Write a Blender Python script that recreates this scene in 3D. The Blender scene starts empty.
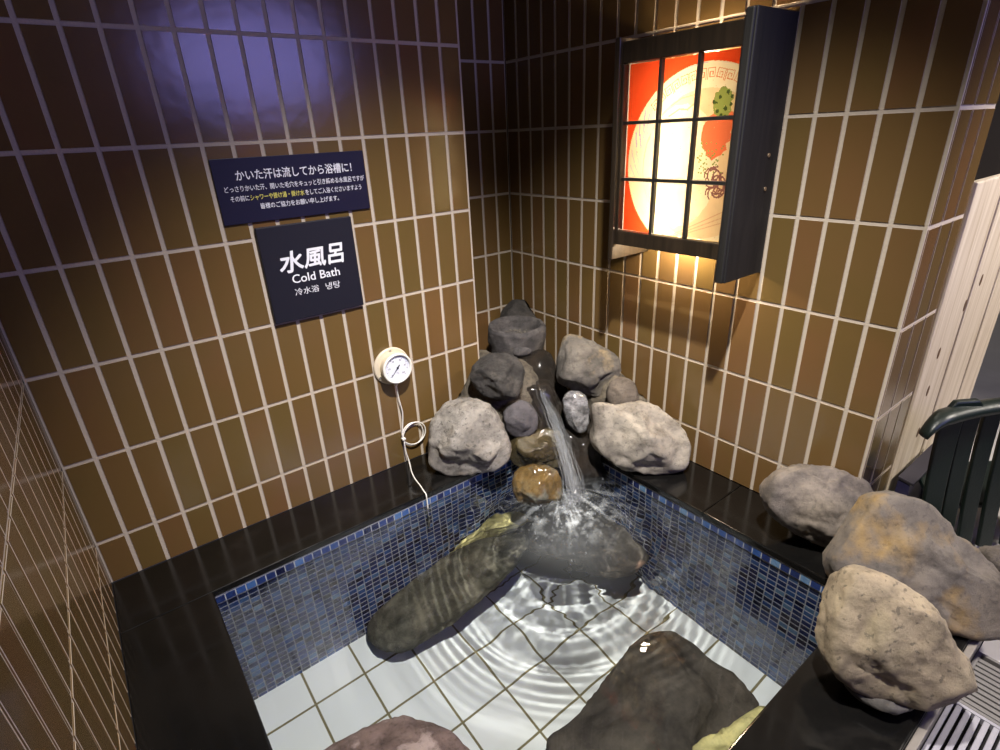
import bpy, bmesh, math, random
from mathutils import Vector, Matrix, noise
random.seed(7)
S = bpy.context.scene
COL = S.collection

# ------------------------------------------------------------------ camera
F = 547.04                                   # focal length in pixels of the 1000 x 750 frame
CAM = Vector((0.1854, -1.5594, 1.0660))
RT = Vector((0.7920199115, -0.6089005154, -0.0440978697))
UP = Vector((0.2790979118, 0.2968964187, 0.9132123916))
FW = Vector((0.5429629963, 0.7355900210, -0.4050907376))
cam = bpy.data.cameras.new('camera')
cam.sensor_width = 36.0
cam.lens = F / 1000 * 36.0
cam.clip_start = 0.02
co = bpy.data.objects.new('camera', cam)
COL.objects.link(co)
co.matrix_world = Matrix(((RT.x, UP.x, -FW.x, CAM.x), (RT.y, UP.y, -FW.y, CAM.y), (RT.z, UP.z, -FW.z, CAM.z), (0, 0, 0, 1)))
S.camera = co

# ------------------------------------------------------------------ world and lights
w = bpy.data.worlds.new('world')
S.world = w
w.use_nodes = True
w.node_tree.nodes['Background'].inputs[0].default_value = (0.42, 0.40, 0.44, 1)
w.node_tree.nodes['Background'].inputs[1].default_value = 0.045
S.view_settings.view_transform = 'Standard'
S.view_settings.look = 'None'
S.view_settings.exposure = 0.0
S.view_settings.gamma = 1.0
S.view_settings.use_curve_mapping = False
S.cycles.caustics_refractive = True
S.cycles.caustics_reflective = False
S.cycles.sample_clamp_indirect = 4.0
S.cycles.use_denoising = True
S.cycles.max_bounces = 10
S.cycles.transparent_max_bounces = 16


def lamp(name, kind, loc, target, power, col, caustic=False, **kw):
    l = bpy.data.lights.new(name, kind)
    l.energy = power
    l.color = col
    for k, v in kw.items():
        setattr(l, k, v)
    o = bpy.data.objects.new(name, l)
    COL.objects.link(o)
    o.location = loc
    o.rotation_euler = (Vector(target) - Vector(loc)).to_track_quat('-Z', 'Y').to_euler()
    if caustic:
        l.cycles.is_caustics_light = True
    return o


lamp('ceiling_downlight', 'SPOT', (0.74, -1.20, 2.15), (1.03, -0.54, -0.3), 445, (1.0, 0.95, 0.88), True,
     spot_size=math.radians(77), spot_blend=1.0, shadow_soft_size=0.03)
lamp('hall_lamp_behind', 'AREA', (1.50, -2.95, 1.60), (0.85, 0.0, 1.25), 16, (0.36, 0.33, 1.0), shape='ELLIPSE', size=1.15, size_y=0.66)
lamp('hall_lamp_right', 'SPOT', (2.7, -2.4, 2.1), (2.05, -1.25, 0.25), 290, (1.0, 0.92, 0.82), spot_size=math.radians(50), spot_blend=0.5, shadow_soft_size=0.15)
lamp('added_far_fill', 'AREA', (3.9, -0.4, 2.3), (3.9, -0.4, 0.0), 12, (1.0, 0.94, 0.88), shape='RECTANGLE', size=0.8, size_y=0.8)  # unseen fill lamp, added to brighten the floor beyond the boards
lamp('hall_ceiling_lamp', 'AREA', (0.6, -2.0, 2.5), (0.6, -0.6, 0.3), 1.5, (1.0, 0.90, 0.84), shape='RECTANGLE', size=0.9, size_y=0.9)


# ------------------------------------------------------------------ picture-plane helpers (pixel -> point of the place)
def ray(x, y):
    return (RT * ((x - 500) / F) + UP * ((375 - y) / F) + FW)


def onz(x, y, z):
    d = ray(x, y)
    return CAM + d * ((z - CAM.z) / d.z)


def ony(x, y, Y):
    d = ray(x, y)
    return CAM + d * ((Y - CAM.y) / d.y)


def at(x, y, D):
    return CAM + ray(x, y) * D


ZW = -0.05       # water level
ZF = -0.65       # pool floor


def under(x, y, z):                          # point at depth z seen at x, y through the water
    d = ray(x, y).normalized()
    P = CAM + d * ((ZW - CAM.z) / d.z)
    h = Vector((d.x, d.y)) / 1.333
    dz = -math.sqrt(1 - h.length_squared)
    k = (z - ZW) / dz
    return Vector((P.x + h.x * k, P.y + h.y * k, z))


# ------------------------------------------------------------------ materials
def mat(name):
    m = bpy.data.materials.new(name)
    m.use_nodes = True
    nt = m.node_tree
    return m, nt, nt.nodes['Principled BSDF']


def N(nt, t, **kw):
    n = nt.nodes.new(t)
    for k, v in kw.items():
        setattr(n, k, v)
    return n


def ramp(nt, stops, interp='LINEAR'):
    r = N(nt, 'ShaderNodeValToRGB')
    r.color_ramp.interpolation = interp
    e = r.color_ramp.elements
    while len(e) < len(stops):
        e.new(0.5)
    for i, (p, c) in enumerate(stops):
        e[i].position = p
        e[i].color = (*c, 1)
    return r


def simple(name, col, rough=0.5, metal=0.0, spec=0.5, bump=0.0, bscale=60, coat=0.0, em=None, es=0):
    m, nt, b = mat(name)
    b.inputs['Base Color'].default_value = (*col, 1)
    b.inputs['Roughness'].default_value = rough
    b.inputs['Metallic'].default_value = metal
    b.inputs['Specular IOR Level'].default_value = spec
    b.inputs['Coat Weight'].default_value = coat
    if em:
        b.inputs['Emission Color'].default_value = (*em, 1)
        b.inputs['Emission Strength'].default_value = es
    if bump:
        tc = N(nt, 'ShaderNodeTexCoord')
        n = N(nt, 'ShaderNodeTexNoise')
        n.inputs['Scale'].default_value = bscale
        n.inputs['Detail'].default_value = 6
        nt.links.new(tc.outputs['Object'], n.inputs['Vector'])
        bp = N(nt, 'ShaderNodeBump')
        bp.inputs['Strength'].default_value = bump
        bp.inputs['Distance'].default_value = 0.004
        nt.links.new(n.outputs['Fac'], bp.inputs['Height'])
        nt.links.new(bp.outputs['Normal'], b.inputs['Normal'])
    return m


def tile_mat(name, stops, rough, noise_amt, nscale, bump, spec=0.5, coat=0.0, interp='LINEAR'):
    """glazed tile: colour drawn per tile from the face attribute 'rnd', clouded a little inside the tile"""
    m, nt, b = mat(name)
    at_ = N(nt, 'ShaderNodeAttribute', attribute_name='rnd')
    tc = N(nt, 'ShaderNodeTexCoord')
    n = N(nt, 'ShaderNodeTexNoise')
    n.inputs['Scale'].default_value = nscale
    n.inputs['Detail'].default_value = 3
    nt.links.new(tc.outputs['Object'], n.inputs['Vector'])
    ma = N(nt, 'ShaderNodeMath', operation='SUBTRACT')
    nt.links.new(n.outputs['Fac'], ma.inputs[0])
    ma.inputs[1].default_value = 0.5
    mb = N(nt, 'ShaderNodeMath', operation='MULTIPLY_ADD')
    nt.links.new(ma.outputs[0], mb.inputs[0])
    mb.inputs[1].default_value = noise_amt
    nt.links.new(at_.outputs['Fac'], mb.inputs[2])
    r = ramp(nt, stops, interp)
    nt.links.new(mb.outputs[0], r.inputs['Fac'])
    nt.links.new(r.outputs['Color'], b.inputs['Base Color'])
    b.inputs['Roughness'].default_value = rough
    b.inputs['Specular IOR Level'].default_value = spec
    b.inputs['Coat Weight'].default_value = coat
    b.inputs['Coat Roughness'].default_value = 0.05
    n2 = N(nt, 'ShaderNodeTexNoise')
    n2.inputs['Scale'].default_value = 14
    nt.links.new(tc.outputs['Object'], n2.inputs['Vector'])
    bp = N(nt, 'ShaderNodeBump')
    bp.inputs['Strength'].default_value = bump
    bp.inputs['Distance'].default_value = 0.01
    nt.links.new(n2.outputs['Fac'], bp.inputs['Height'])
    nt.links.new(bp.outputs['Normal'], b.inputs['Normal'])
    return m


M = {}
M['tile'] = tile_mat('brown_glazed_tile', [(0.0, (0.124, 0.080, 0.026)), (0.35, (0.140, 0.080, 0.030)), (0.6, (0.132, 0.080, 0.027)), (0.8, (0.147, 0.077, 0.031)), (1.0, (0.137, 0.085, 0.029))], 0.17, 0.5, 5, 0.06)
M['grout'] = simple('beige_grout', (0.49, 0.42, 0.345), 0.85, bump=0.3, bscale=150)
M['mosaic'] = tile_mat('blue_mosaic', [(0.0, (0.006, 0.008, 0.032)), (0.25, (0.018, 0.038, 0.15)), (0.5, (0.010, 0.014, 0.065)), (0.7, (0.028, 0.072, 0.24)), (0.88, (0.050, 0.120, 0.30)), (1.0, (0.13, 0.23, 0.36))], 0.10, 0.25, 90, 0.05, coat=0.3)
M['mosaic_grout'] = simple('mosaic_grout', (0.38, 0.39, 0.42), 0.8)
M['floor_tile'] = tile_mat('white_pool_tile', [(0.0, (0.66, 0.71, 0.72)), (1.0, (0.73, 0.77, 0.77))], 0.35, 0.6, 6, 0.04)
M['floor_grout'] = simple('olive_floor_grout', (0.17, 0.15, 0.08), 0.9)
M['black_sign'] = simple('navy_sign_face', (0.008, 0.007, 0.026), 0.45, spec=0.3)
M['black_sign2'] = simple('charcoal_sign_face', (0.009, 0.0085, 0.017), 0.55, spec=0.3)
M['white_ink'] = simple('white_lettering', (0.80, 0.80, 0.86), 0.5)
M['yellow_ink'] = simple('yellow_lettering', (0.75, 0.68, 0.12), 0.5)
M['cream_plastic'] = simple('cream_plastic', (0.66, 0.57, 0.44), 0.4)
M['white_plastic'] = simple('white_plastic', (0.80, 0.77, 0.72), 0.35)
M['dial_face'] = simple('dial_face', (0.74, 0.76, 0.88), 0.3)
M['black'] = simple('black_paint', (0.012, 0.012, 0.014), 0.35)
M['steel'] = simple('steel', (0.45, 0.44, 0.44), 0.3, metal=1.0)
M['dark_wood'] = None
M['green_plastic'] = simple('dark_green_plastic', (0.002, 0.007, 0.005), 0.4, bump=0.15, bscale=200)
M['navy_plastic'] = simple('navy_panel', (0.02, 0.018, 0.05), 0.35)
M['grate_grey'] = simple('grate_grey_plastic', (0.26, 0.25, 0.28), 0.5, bump=0.3, bscale=120)
M['grate_dark'] = simple('grate_taupe_plastic', (0.13, 0.12, 0.115), 0.5, bump=0.3, bscale=120)
M['gutter'] = simple('gutter_dark', (0.006, 0.005, 0.005), 0.7)
M['curb_face'] = simple('curb_taupe_stone', (0.17, 0.15, 0.13), 0.5, bump=0.4, bscale=60)


def granite():
    m, nt, b = mat('black_polished_granite')
    tc = N(nt, 'ShaderNodeTexCoord')
    n = N(nt, 'ShaderNodeTexNoise')
    n.inputs['Scale'].default_value = 4.5
    n.inputs['Detail'].default_value = 8
    n.inputs['Roughness'].default_value = 0.65
    nt.links.new(tc.outputs['Object'], n.inputs['Vector'])
    r = ramp(nt, [(0.30, (0.004, 0.004, 0.004)), (0.62, (0.006, 0.0055, 0.005)), (0.80, (0.014, 0.012, 0.011))])
    nt.links.new(n.outputs['Fac'], r.inputs['Fac'])
    nt.links.new(r.outputs['Color'], b.inputs['Base Color'])
    r2 = ramp(nt, [(0.35, (0.06, 0.06, 0.06)), (0.65, (0.22, 0.22, 0.22))])
    nt.links.new(n.outputs['Fac'], r2.inputs['Fac'])
    nt.links.new(r2.outputs['Color'], b.inputs['Roughness'])
    return m


M['granite'] = granite()


def wood(name, c1, c2, rough, axis_scale=(30, 30, 1.5), knots=False, bump=0.3):
    m, nt, b = mat(name)
    tc = N(nt, 'ShaderNodeTexCoord')
    mp = N(nt, 'ShaderNodeMapping')
    mp.inputs['Scale'].default_value = axis_scale
    nt.links.new(tc.outputs['Object'], mp.inputs['Vector'])
    n = N(nt, 'ShaderNodeTexNoise')
    n.inputs['Scale'].default_value = 2.0
    n.inputs['Detail'].default_value = 8
    n.inputs['Distortion'].default_value = 0.6
    nt.links.new(mp.outputs['Vector'], n.inputs['Vector'])
    r = ramp(nt, [(0.3, c1), (0.7, c2)])
    nt.links.new(n.outputs['Fac'], r.inputs['Fac'])
    nt.links.new(r.outputs['Color'], b.inputs['Base Color'])
    b.inputs['Roughness'].default_value = rough
    bp = N(nt, 'ShaderNodeBump')
    bp.inputs['Strength'].default_value = bump
    bp.inputs['Distance'].default_value = 0.002
    nt.links.new(n.outputs['Fac'], bp.inputs['Height'])
    nt.links.new(bp.outputs['Normal'], b.inputs['Normal'])
    return m


M['dark_wood'] = wood('black_stained_wood', (0.003, 0.003, 0.003), (0.010, 0.009, 0.008), 0.6)
M['dark_wood_brown'] = wood('dark_brown_stained_wood', (0.010, 0.007, 0.004), (0.026, 0.017, 0.010), 0.42)
M['pale_wood'] = wood('weathered_pale_board', (0.44, 0.35, 0.24), (0.66, 0.57, 0.45), 0.7)
M['knot'] = simple('wood_knot', (0.10, 0.05, 0.02), 0.7)


def stone(name, cols, scale=7, spots=None, spot_amt=0.5, rough=0.8, bump=0.6, pits=0.35, wet=0.0, patch=None, patch_th=(0.55, 0.68), patch_scale=6, coat=0.0, streak=None):
    m, nt, b = mat(name)
    tc = N(nt, 'ShaderNodeTexCoord')
    n = N(nt, 'ShaderNodeTexNoise')
    n.inputs['Scale'].default_value = scale
    n.inputs['Detail'].default_value = 9
    n.inputs['Roughness'].default_value = 0.62
    nt.links.new(tc.outputs['Object'], n.inputs['Vector'])
    k = len(cols)
    r = ramp(nt, [(0.30 + 0.40 * i / (k - 1), c) for i, c in enumerate(cols)])
    nt.links.new(n.outputs['Fac'], r.inputs['Fac'])
    out = r.outputs['Color']
    if patch:
        n3 = N(nt, 'ShaderNodeTexNoise')
        n3.inputs['Scale'].default_value = patch_scale
        n3.inputs['Detail'].default_value = 5
        mp = N(nt, 'ShaderNodeMapping')
        mp.inputs['Location'].default_value = (3.1, 1.7, 9.2)
        nt.links.new(tc.outputs['Object'], mp.inputs['Vector'])
        nt.links.new(mp.outputs['Vector'], n3.inputs['Vector'])
        r3 = ramp(nt, [(patch_th[0], (0, 0, 0)), (patch_th[1], (1, 1, 1))])
        nt.links.new(n3.outputs['Fac'], r3.inputs['Fac'])
        mx = N(nt, 'ShaderNodeMix', data_type='RGBA')
        nt.links.new(r3.outputs['Color'], mx.inputs[0])
        nt.links.new(out, mx.inputs[6])
        mx.inputs[7].default_value = (*patch, 1)
        out = mx.outputs[2]
    nw = N(nt, 'ShaderNodeTexNoise')                      # dark weathered areas
    nw.inputs['Scale'].default_value = scale * 1.6
    nw.inputs['Detail'].default_value = 8
    nw.inputs['Roughness'].default_value = 0.75
    mpw = N(nt, 'ShaderNodeMapping')
    mpw.inputs['Location'].default_value = (7.7, 2.3, 4.1)
    mpw.inputs['Scale'].default_value = (1.0, 1.0, 1.9)
    nt.links.new(tc.outputs['Object'], mpw.inputs['Vector'])
    nt.links.new(mpw.outputs['Vector'], nw.inputs['Vector'])
    rw = ramp(nt, [(0.34, (0.30, 0.28, 0.26)), (0.52, (1, 1, 1)), (0.70, (1.18, 1.15, 1.10))])
    nt.links.new(nw.outputs['Fac'], rw.inputs['Fac'])
    mw = N(nt, 'ShaderNodeMix', data_type='RGBA', blend_type='MULTIPLY')
    mw.inputs[0].default_value = 0.75
    nt.links.new(out, mw.inputs[6])
    nt.links.new(rw.outputs['Color'], mw.inputs[7])
    out = mw.outputs[2]
    v = N(nt, 'ShaderNodeTexNoise')                       # small dark pits
    v.inputs['Scale'].default_value = 80
    v.inputs['Detail'].default_value = 3
    nt.links.new(tc.outputs['Object'], v.inputs['Vector'])
    rv = ramp(nt, [(0.33, (1, 1, 1)), (0.40, (0, 0, 0))])
    nt.links.new(v.outputs['Fac'], rv.inputs['Fac'])
    mm = N(nt, 'ShaderNodeMath', operation='MULTIPLY')
    nt.links.new(rv.outputs['Color'], mm.inputs[0])
    mm.inputs[1].default_value = pits
    mx2 = N(nt, 'ShaderNodeMix', data_type='RGBA')
    nt.links.new(mm.outputs[0], mx2.inputs[0])
    nt.links.new(out, mx2.inputs[6])
    mx2.inputs[7].default_value = (0.02, 0.017, 0.014, 1)
    nt.links.new(mx2.outputs[2], b.inputs['Base Color'])
    b.inputs['Roughness'].default_value = rough
    b.inputs['Coat Weight'].default_value = coat
    b.inputs['Coat Roughness'].default_value = 0.08
    nb = N(nt, 'ShaderNodeTexNoise')
    nb.inputs['Scale'].default_value = 34
    nb.inputs['Detail'].default_value = 12
    nb.inputs['Roughness'].default_value = 0.78
    nt.links.new(tc.outputs['Object'], nb.inputs['Vector'])
    bp = N(nt, 'ShaderNodeBump')
    bp.inputs['Strength'].default_value = bump
    bp.inputs['Distance'].default_value = 0.016
    nt.links.new(nb.outputs['Fac'], bp.inputs['Height'])
    nt.links.new(bp.outputs['Normal'], b.inputs['Normal'])
    return m


# ------------------------------------------------------------------ object helpers
def link(name, me, m=None, parent=None, smooth=False):
    o = bpy.data.objects.new(name, me)
    COL.objects.link(o)
    if m is not None:
        for q in (m if isinstance(m, (list, tuple)) else [m]):
            me.materials.append(q)
    if smooth:
        for p in me.polygons:
            p.use_smooth = True
    if parent is not None:
        o.parent = parent
    return o


def empty(name, loc=(0, 0, 0)):
    o = bpy.data.objects.new(name, None)
    COL.objects.link(o)
    o.location = loc
    o.empty_display_size = 0.05
    return o


def tag(o, label=None, cat=None, group=None, kind=None):
    if label:
        o['label'] = label
    if cat:
        o['category'] = cat
    if group:
        o['group'] = group
    if kind:
        o['kind'] = kind
    return o


class MB:
    """collects simple solids; coordinates are world, shifted by the parent's location on build"""
    def __init__(s):
        s.v, s.f, s.r, s.m = [], [], [], []

    def add(s, vs, fs, rnd=0.0, mi=0):
        k = len(s.v)
        s.v += [tuple(a) for a in vs]
        for f in fs:
            s.f.append(tuple(k + i for i in f))
            s.r.append(rnd)
            s.m.append(mi)

    def box(s, x0, x1, y0, y1, z0, z1, rnd=0.0, mi=0):
        vs = [(x, y, z) for z in (z0, z1) for y in (y0, y1) for x in (x0, x1)]
        s.add(vs, [(0, 2, 3, 1), (4, 5, 7, 6), (0, 1, 5, 4), (2, 6, 7, 3), (0, 4, 6, 2), (1, 3, 7, 5)], rnd, mi)

    def prism(s, pts, off, rnd=0.0, mi=0):
        """closed polygon pts (3-D, list) extruded by vector off"""
        n = len(pts)
        a = [Vector(p) for p in pts]
        o = Vector(off)
        s.add(a + [p + o for p in a], [tuple(range(n - 1, -1, -1)), tuple(range(n, 2 * n))] + [(i, (i + 1) % n, n + (i + 1) % n, n + i) for i in range(n)], rnd, mi)

    def tile(s, O, U, V, W, u0, u1, v0, v1, h, bev, rnd, mi=0):
        """one raised tile with chamfered edges on plane O + uU + vV, normal W"""
        b = bev
        P = lambda u, v, t: O + U * u + V * v + W * t
        vs = [P(u0, v0, 0), P(u1, v0, 0), P(u1, v1, 0), P(u0, v1, 0)]
        vs += [P(u0, v0, h - b), P(u1, v0, h - b), P(u1, v1, h - b), P(u0, v1, h - b)]
        vs += [P(u0 + b, v0 + b, h), P(u1 - b, v0 + b, h), P(u1 - b, v1 - b, h), P(u0 + b, v1 - b, h)]
        fs = []
        for k in (0, 4):
            for i in range(4):
                j = (i + 1) % 4
                fs.append((k + i, k + j, k + 4 + j, k + 4 + i))
        s.add(vs, fs[:4], rnd, mi)
        s.add(vs, fs[4:], rnd, 1)               # chamfer given the joint material to suppress a lamp glint
        s.add(vs, [(8, 9, 10, 11)], rnd, mi)

    def build(s, name, m, parent=None, smooth=False, bevel=0.0, seg=2):
        off = Vector(parent.location) if parent is not None else Vector()
        if parent is not None and parent.parent is not None:
            off += Vector(parent.parent.location)
        me = bpy.data.meshes.new(name)
        me.from_pydata([tuple(Vector(v) - off) for v in s.v], [], s.f)
        a = me.attributes.new('rnd', 'FLOAT', 'FACE')
        a.data.foreach_set('value', s.r)
        me.polygons.foreach_set('material_index', s.m)
        me.update()
        bm = bmesh.new()
        bm.from_mesh(me)
        bmesh.ops.recalc_face_normals(bm, faces=bm.faces)
        bm.to_mesh(me)
        bm.free()
        o = link(name, me, m, parent, smooth)
        if bevel:
            md = o.modifiers.new('bevel', 'BEVEL')
            md.width = bevel
            md.segments = seg
            md.limit_method = 'ANGLE'
        return o


def tube(pts, r, n=10, caps=True, rad=None):
    """mesh data (verts, faces) of a tube along pts"""
    pts = [Vector(p) for p in pts]
    vs, fs = [], []
    up = Vector((0, 0, 1))
    prev = None
    for i, p in enumerate(pts):
        t = (pts[min(i + 1, len(pts) - 1)] - pts[max(i - 1, 0)]).normalized()
        if prev is None:
            a = t.orthogonal().normalized()
        else:
            a = (prev - t * prev.dot(t)).normalized()
        prev = a
        b = t.cross(a)
        rr = rad[i] if rad else r
        for k in range(n):
            q = 2 * math.pi * k / n
            vs.append(p + a * math.cos(q) * rr + b * math.sin(q) * rr)
    for i in range(len(pts) - 1):
        for k in range(n):
            fs.append((i * n + k, i * n + (k + 1) % n, (i + 1) * n + (k + 1) % n, (i + 1) * n + k))
    if caps:
        fs.append(tuple(range(n - 1, -1, -1)))
        fs.append(tuple((len(pts) - 1) * n + k for k in range(n)))
    return vs, fs


def spline(pts, n=8):
    """Catmull-Rom through pts"""
    P = [Vector(p) for p in pts]
    P = [P[0] * 2 - P[1]] + P + [P[-1] * 2 - P[-2]]
    out = []
    for i in range(1, len(P) - 2):
        for k in range(n):
            t = k / n
            a, b, c, d = P[i - 1], P[i], P[i + 1], P[i + 2]
            out.append(0.5 * ((2 * b) + (c - a) * t + (2 * a - 5 * b + 4 * c - d) * t * t + (3 * b - a - 3 * c + d) * t ** 3))
    out.append(P[-2])
    return out


def disc(mb, c, nrm, up, r, h, n=40, r2=None, mi=0):
    """cylinder / frustum from c along nrm by h"""
    nrm = Vector(nrm).normalized()
    u = Vector(up).normalized()
    v = nrm.cross(u)
    r2 = r if r2 is None else r2
    a = [Vector(c) + (u * math.cos(2 * math.pi * k / n) + v * math.sin(2 * math.pi * k / n)) * r for k in range(n)]
    b = [Vector(c) + nrm * h + (u * math.cos(2 * math.pi * k / n) + v * math.sin(2 * math.pi * k / n)) * r2 for k in range(n)]
    mb.add(a + b, [tuple(range(n - 1, -1, -1)), tuple(range(n, 2 * n))] + [(k, (k + 1) % n, n + (k + 1) % n, n + k) for k in range(n)], 0, mi)


# ------------------------------------------------------------------ the room
PA, QZ, ZT = 0.06917, 0.235, 2.35        # tile column pitch, row pitch, wall height
XA, XB, YR = 1.2470, 1.650, 0.2969       # end of sign wall, lantern wall plane, back of the corner recess
YE = YR - 21 * PA                        # free end of the lantern wall
ROW0 = 0.6008
GU, GV = 0.0095, 0.0085                  # grout widths
X = Vector((1, 0, 0)); Y = Vector((0, 1, 0)); Z = Vector((0, 0, 1))


def tiled_wall(name, O, U, W, ulen, z0, pitch, depth=0.12, u_start=0.0, z1=ZT):
    """grout slab plus real raised tiles; O at ledge height, U runs along the wall, W is the outward normal"""
    mb = MB()
    h = 0.0022
    a = O + Z * z0
    mb.prism([a - W * h, a + U * ulen - W * h, a + U * ulen - W * (depth), a - W * depth], Z * (z1 - z0), 0, 1)
    nc = int(math.ceil((ulen - u_start) / pitch - 1e-3))
    r0 = int(math.floor((z0 - ROW0) / QZ)) - 0
    r1 = int(math.ceil((z1 - ROW0) / QZ))
    base = O - W * h
    for i in range(-1 if u_start > 0 else 0, nc):
        u0, u1 = u_start + i * pitch + GU / 2, u_start + (i + 1) * pitch - GU / 2
        u0, u1 = max(u0, 0.0), min(u1, ulen)
        if u1 - u0 < 0.006:
            continue
        for j in range(r0, r1):
            v0, v1 = ROW0 + j * QZ + GV / 2, ROW0 + (j + 1) * QZ - GV / 2
            v0, v1 = max(v0, z0 + 0.002), min(v1, z1)
            if v1 - v0 < 0.01:
                continue
            mb.tile(base, U, Z, W, u0, u1, v0, v1, h, 0.0006, random.random())
    o = mb.build(name, [M['tile'], M['grout']])
    tag(o, kind='structure')
    return o


tiled_wall('wall_back', Vector((0, 0, 0)), X, -Y, XA, 0.0, PA, depth=0.12)
tiled_wall('wall_recess', Vector((XB, YR, 0)), -X, -Y, 0.56, 0.0, PA)
tiled_wall('wall_right', Vector((XB, YR, 0)), -Y, -X, YR - YE, 0.0, PA, depth=0.235)
tiled_wall('wall_right_end', Vector((XB - 0.0005, YE - 0.0045, 0)), X, -Y, 0.235, -0.06, 0.0785, depth=0.0040)
tiled_wall('wall_left', Vector((0, 0, 0)), -Y, X, 2.6, 0.0, PA)

# granite ledges (pool rim), each slab lying on the pool shell
RX0, RX1, RY0, RY1 = 0.210, 1.440, -1.275, -0.215
LT = 0.022


def slab(name, x0, x1, y0, y1):
    mb = MB()
    mb.box(x0, x1, y0, y1, -LT, 0.0)
    o = mb.build(name, M['granite'], bevel=0.004, seg=3, smooth=False)
    return tag(o, kind='structure')


ob = slab('trim_1', 0.0, XB, RY1 + 0.0008, 0.0)
ob = slab('trim_2', RX1 + 0.0006, XB, -0.845, RY1 - 0.0008)
ob = slab('trim_3', RX1 + 0.0006, XB, -1.2738, -0.8462)
ob = slab('trim_4', 0.0, RX0 - 0.0006, -1.475, RY1 - 0.0008)
ob = slab('trim_5', RX0 + 0.0008, 1.70, -1.475, RY0)
ob = slab('trim_6', XB + 0.0012, 1.70, -1.2738, YE - 0.001)
# stone corner behind the sign wall, under the cascade
ob = slab('trim_7', XA - 0.15, XB, 0.001, YR)

# pool shell: four mosaic walls and a white tiled floor
def mosaic_wall(name, O, U, W, ulen):
    mb = MB()
    h = 0.0012
    p = 0.0265
    top = -LT
    a = O + Z * (ZF - 0.02)
    mb.prism([a - W * h, a + U * ulen - W * h, a + U * ulen - W * 0.05, a - W * 0.05], Z * (top - ZF + 0.02), 0, 1)
    nc = int(ulen / p) + 1
    for i in range(nc):
        u0, u1 = i * p + 0.0010, min((i + 1) * p - 0.0010, ulen)
        if u1 - u0 < 0.004:
            continue
        for j in range(25):
            v1 = top - j * p - 0.0021 - 0.0015
            v0 = v1 - p + 0.0042
            if v0 < ZF - 0.01:
                continue
            q = random.random() ** 1.3
            mb.tile(O - W * h, U, Z, W, u0, u1, v0, v1, h, 0.0006, q)
    o = mb.build(name, [M['mosaic'], M['mosaic_grout']])
    tag(o, kind='structure')
    o.cycles.is_caustics_receiver = True
    return o


PX0, PX1, PY0, PY1 = 0.2065, 1.4435, -1.2785, -0.2115
mosaic_wall('wall_pool_back', Vector((PX0, PY1, 0)), X, -Y, PX1 - PX0)
mosaic_wall('wall_pool_right', Vector((PX1, PY1, 0)), -Y, -X, PY1 - PY0)
mosaic_wall('wall_pool_left', Vector((PX0, PY1, 0)), -Y, X, PY1 - PY0)
mosaic_wall('wall_pool_front', Vector((PX0, PY0, 0)), X, Y, PX1 - PX0)

mb = MB()
s = 0.1550
mb.box(PX0 - 0.04, PX1 + 0.04, PY0 - 0.04, PY1 + 0.04, ZF - 0.05, ZF - 0.0015, 0, 1)
ox, oy = 0.360, -0.335
for i in range(-2, 9):
    for j in range(-8, 3):
        x0, x1 = ox + i * s + 0.0026, ox + (i + 1) * s - 0.0026
        y0, y1 = oy + j * s + 0.0026, oy + (j + 1) * s - 0.0026
        x0, x1 = max(x0, PX0 - 0.01), min(x1, PX1 + 0.01)
        y0, y1 = max(y0, PY0 - 0.01), min(y1, PY1 + 0.01)
        if x1 - x0 < 0.01 or y1 - y0 < 0.01:
            continue
        mb.tile(Vector((0, 0, ZF - 0.0015)), X, Y, Z, x0, x1, y0, y1, 0.0015, 0.0008, random.random())
o = mb.build('floor_pool', [M['floor_tile'], M['floor_grout']])
tag(o, kind='structure')
o.cycles.is_caustics_receiver = True

# ------------------------------------------------------------------ water
def water_h(x, y):
    cx, cy = 1.17, -0.56
    dx, dy = x - cx, y - cy
    r = math.hypot(dx, dy)
    ang = math.atan2(dy, dx)
    ph = 0.5 * noise.noise(Vector((dx * 5, dy * 5, 2.0)))
    lam = 0.045 + 0.060 * min(r / 0.6, 1.0)
    a = 0.0013 * math.exp(-((r - 0.22) / 0.26) ** 2) * (0.6 + 0.8 * noise.noise(Vector((math.cos(ang) * 1.7, math.sin(ang) * 1.7, 5))) + 0.4)
    h = a * math.sin(2 * math.pi * r / lam + ph * 3)
    h += 0.00025 * math.exp(-((r - 0.42) / 0.20) ** 2) * math.sin(2 * math.pi * r / 0.095 + ph * 2)
    h += 0.00017 * math.exp(-((r - 0.33) / 0.13) ** 2) * math.sin(2 * math.pi * r / 0.024 + ph * 5) * (0.5 + noise.noise(Vector((x * 6, y * 6, 11.0))))
    h += 0.00045 * math.exp(-((r - 0.12) / 0.20) ** 2) * noise.noise(Vector((x * 38, y * 38, 6.0)))
    c2 = math.hypot(x - 1.25, y + 0.47)
    t = math.exp(-(c2 / 0.22) ** 2)
    h += t * t * 0.0022 * (noise.fractal(Vector((x * 26, y * 26, 0.3)), 0.9, 2.0, 4))
    h += 0.0008 * math.exp(-(c2 / 0.30) ** 2) * noise.noise(Vector((x * 24, y * 24, 1.0))) + 0.00012 * math.exp(-(c2 / 0.34) ** 2) * noise.noise(Vector((x * 60, y * 60, 4.0)))
    h += 0.00010 * noise.noise(Vector((x * 7, y * 7, 7.0)))
    return h


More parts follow.
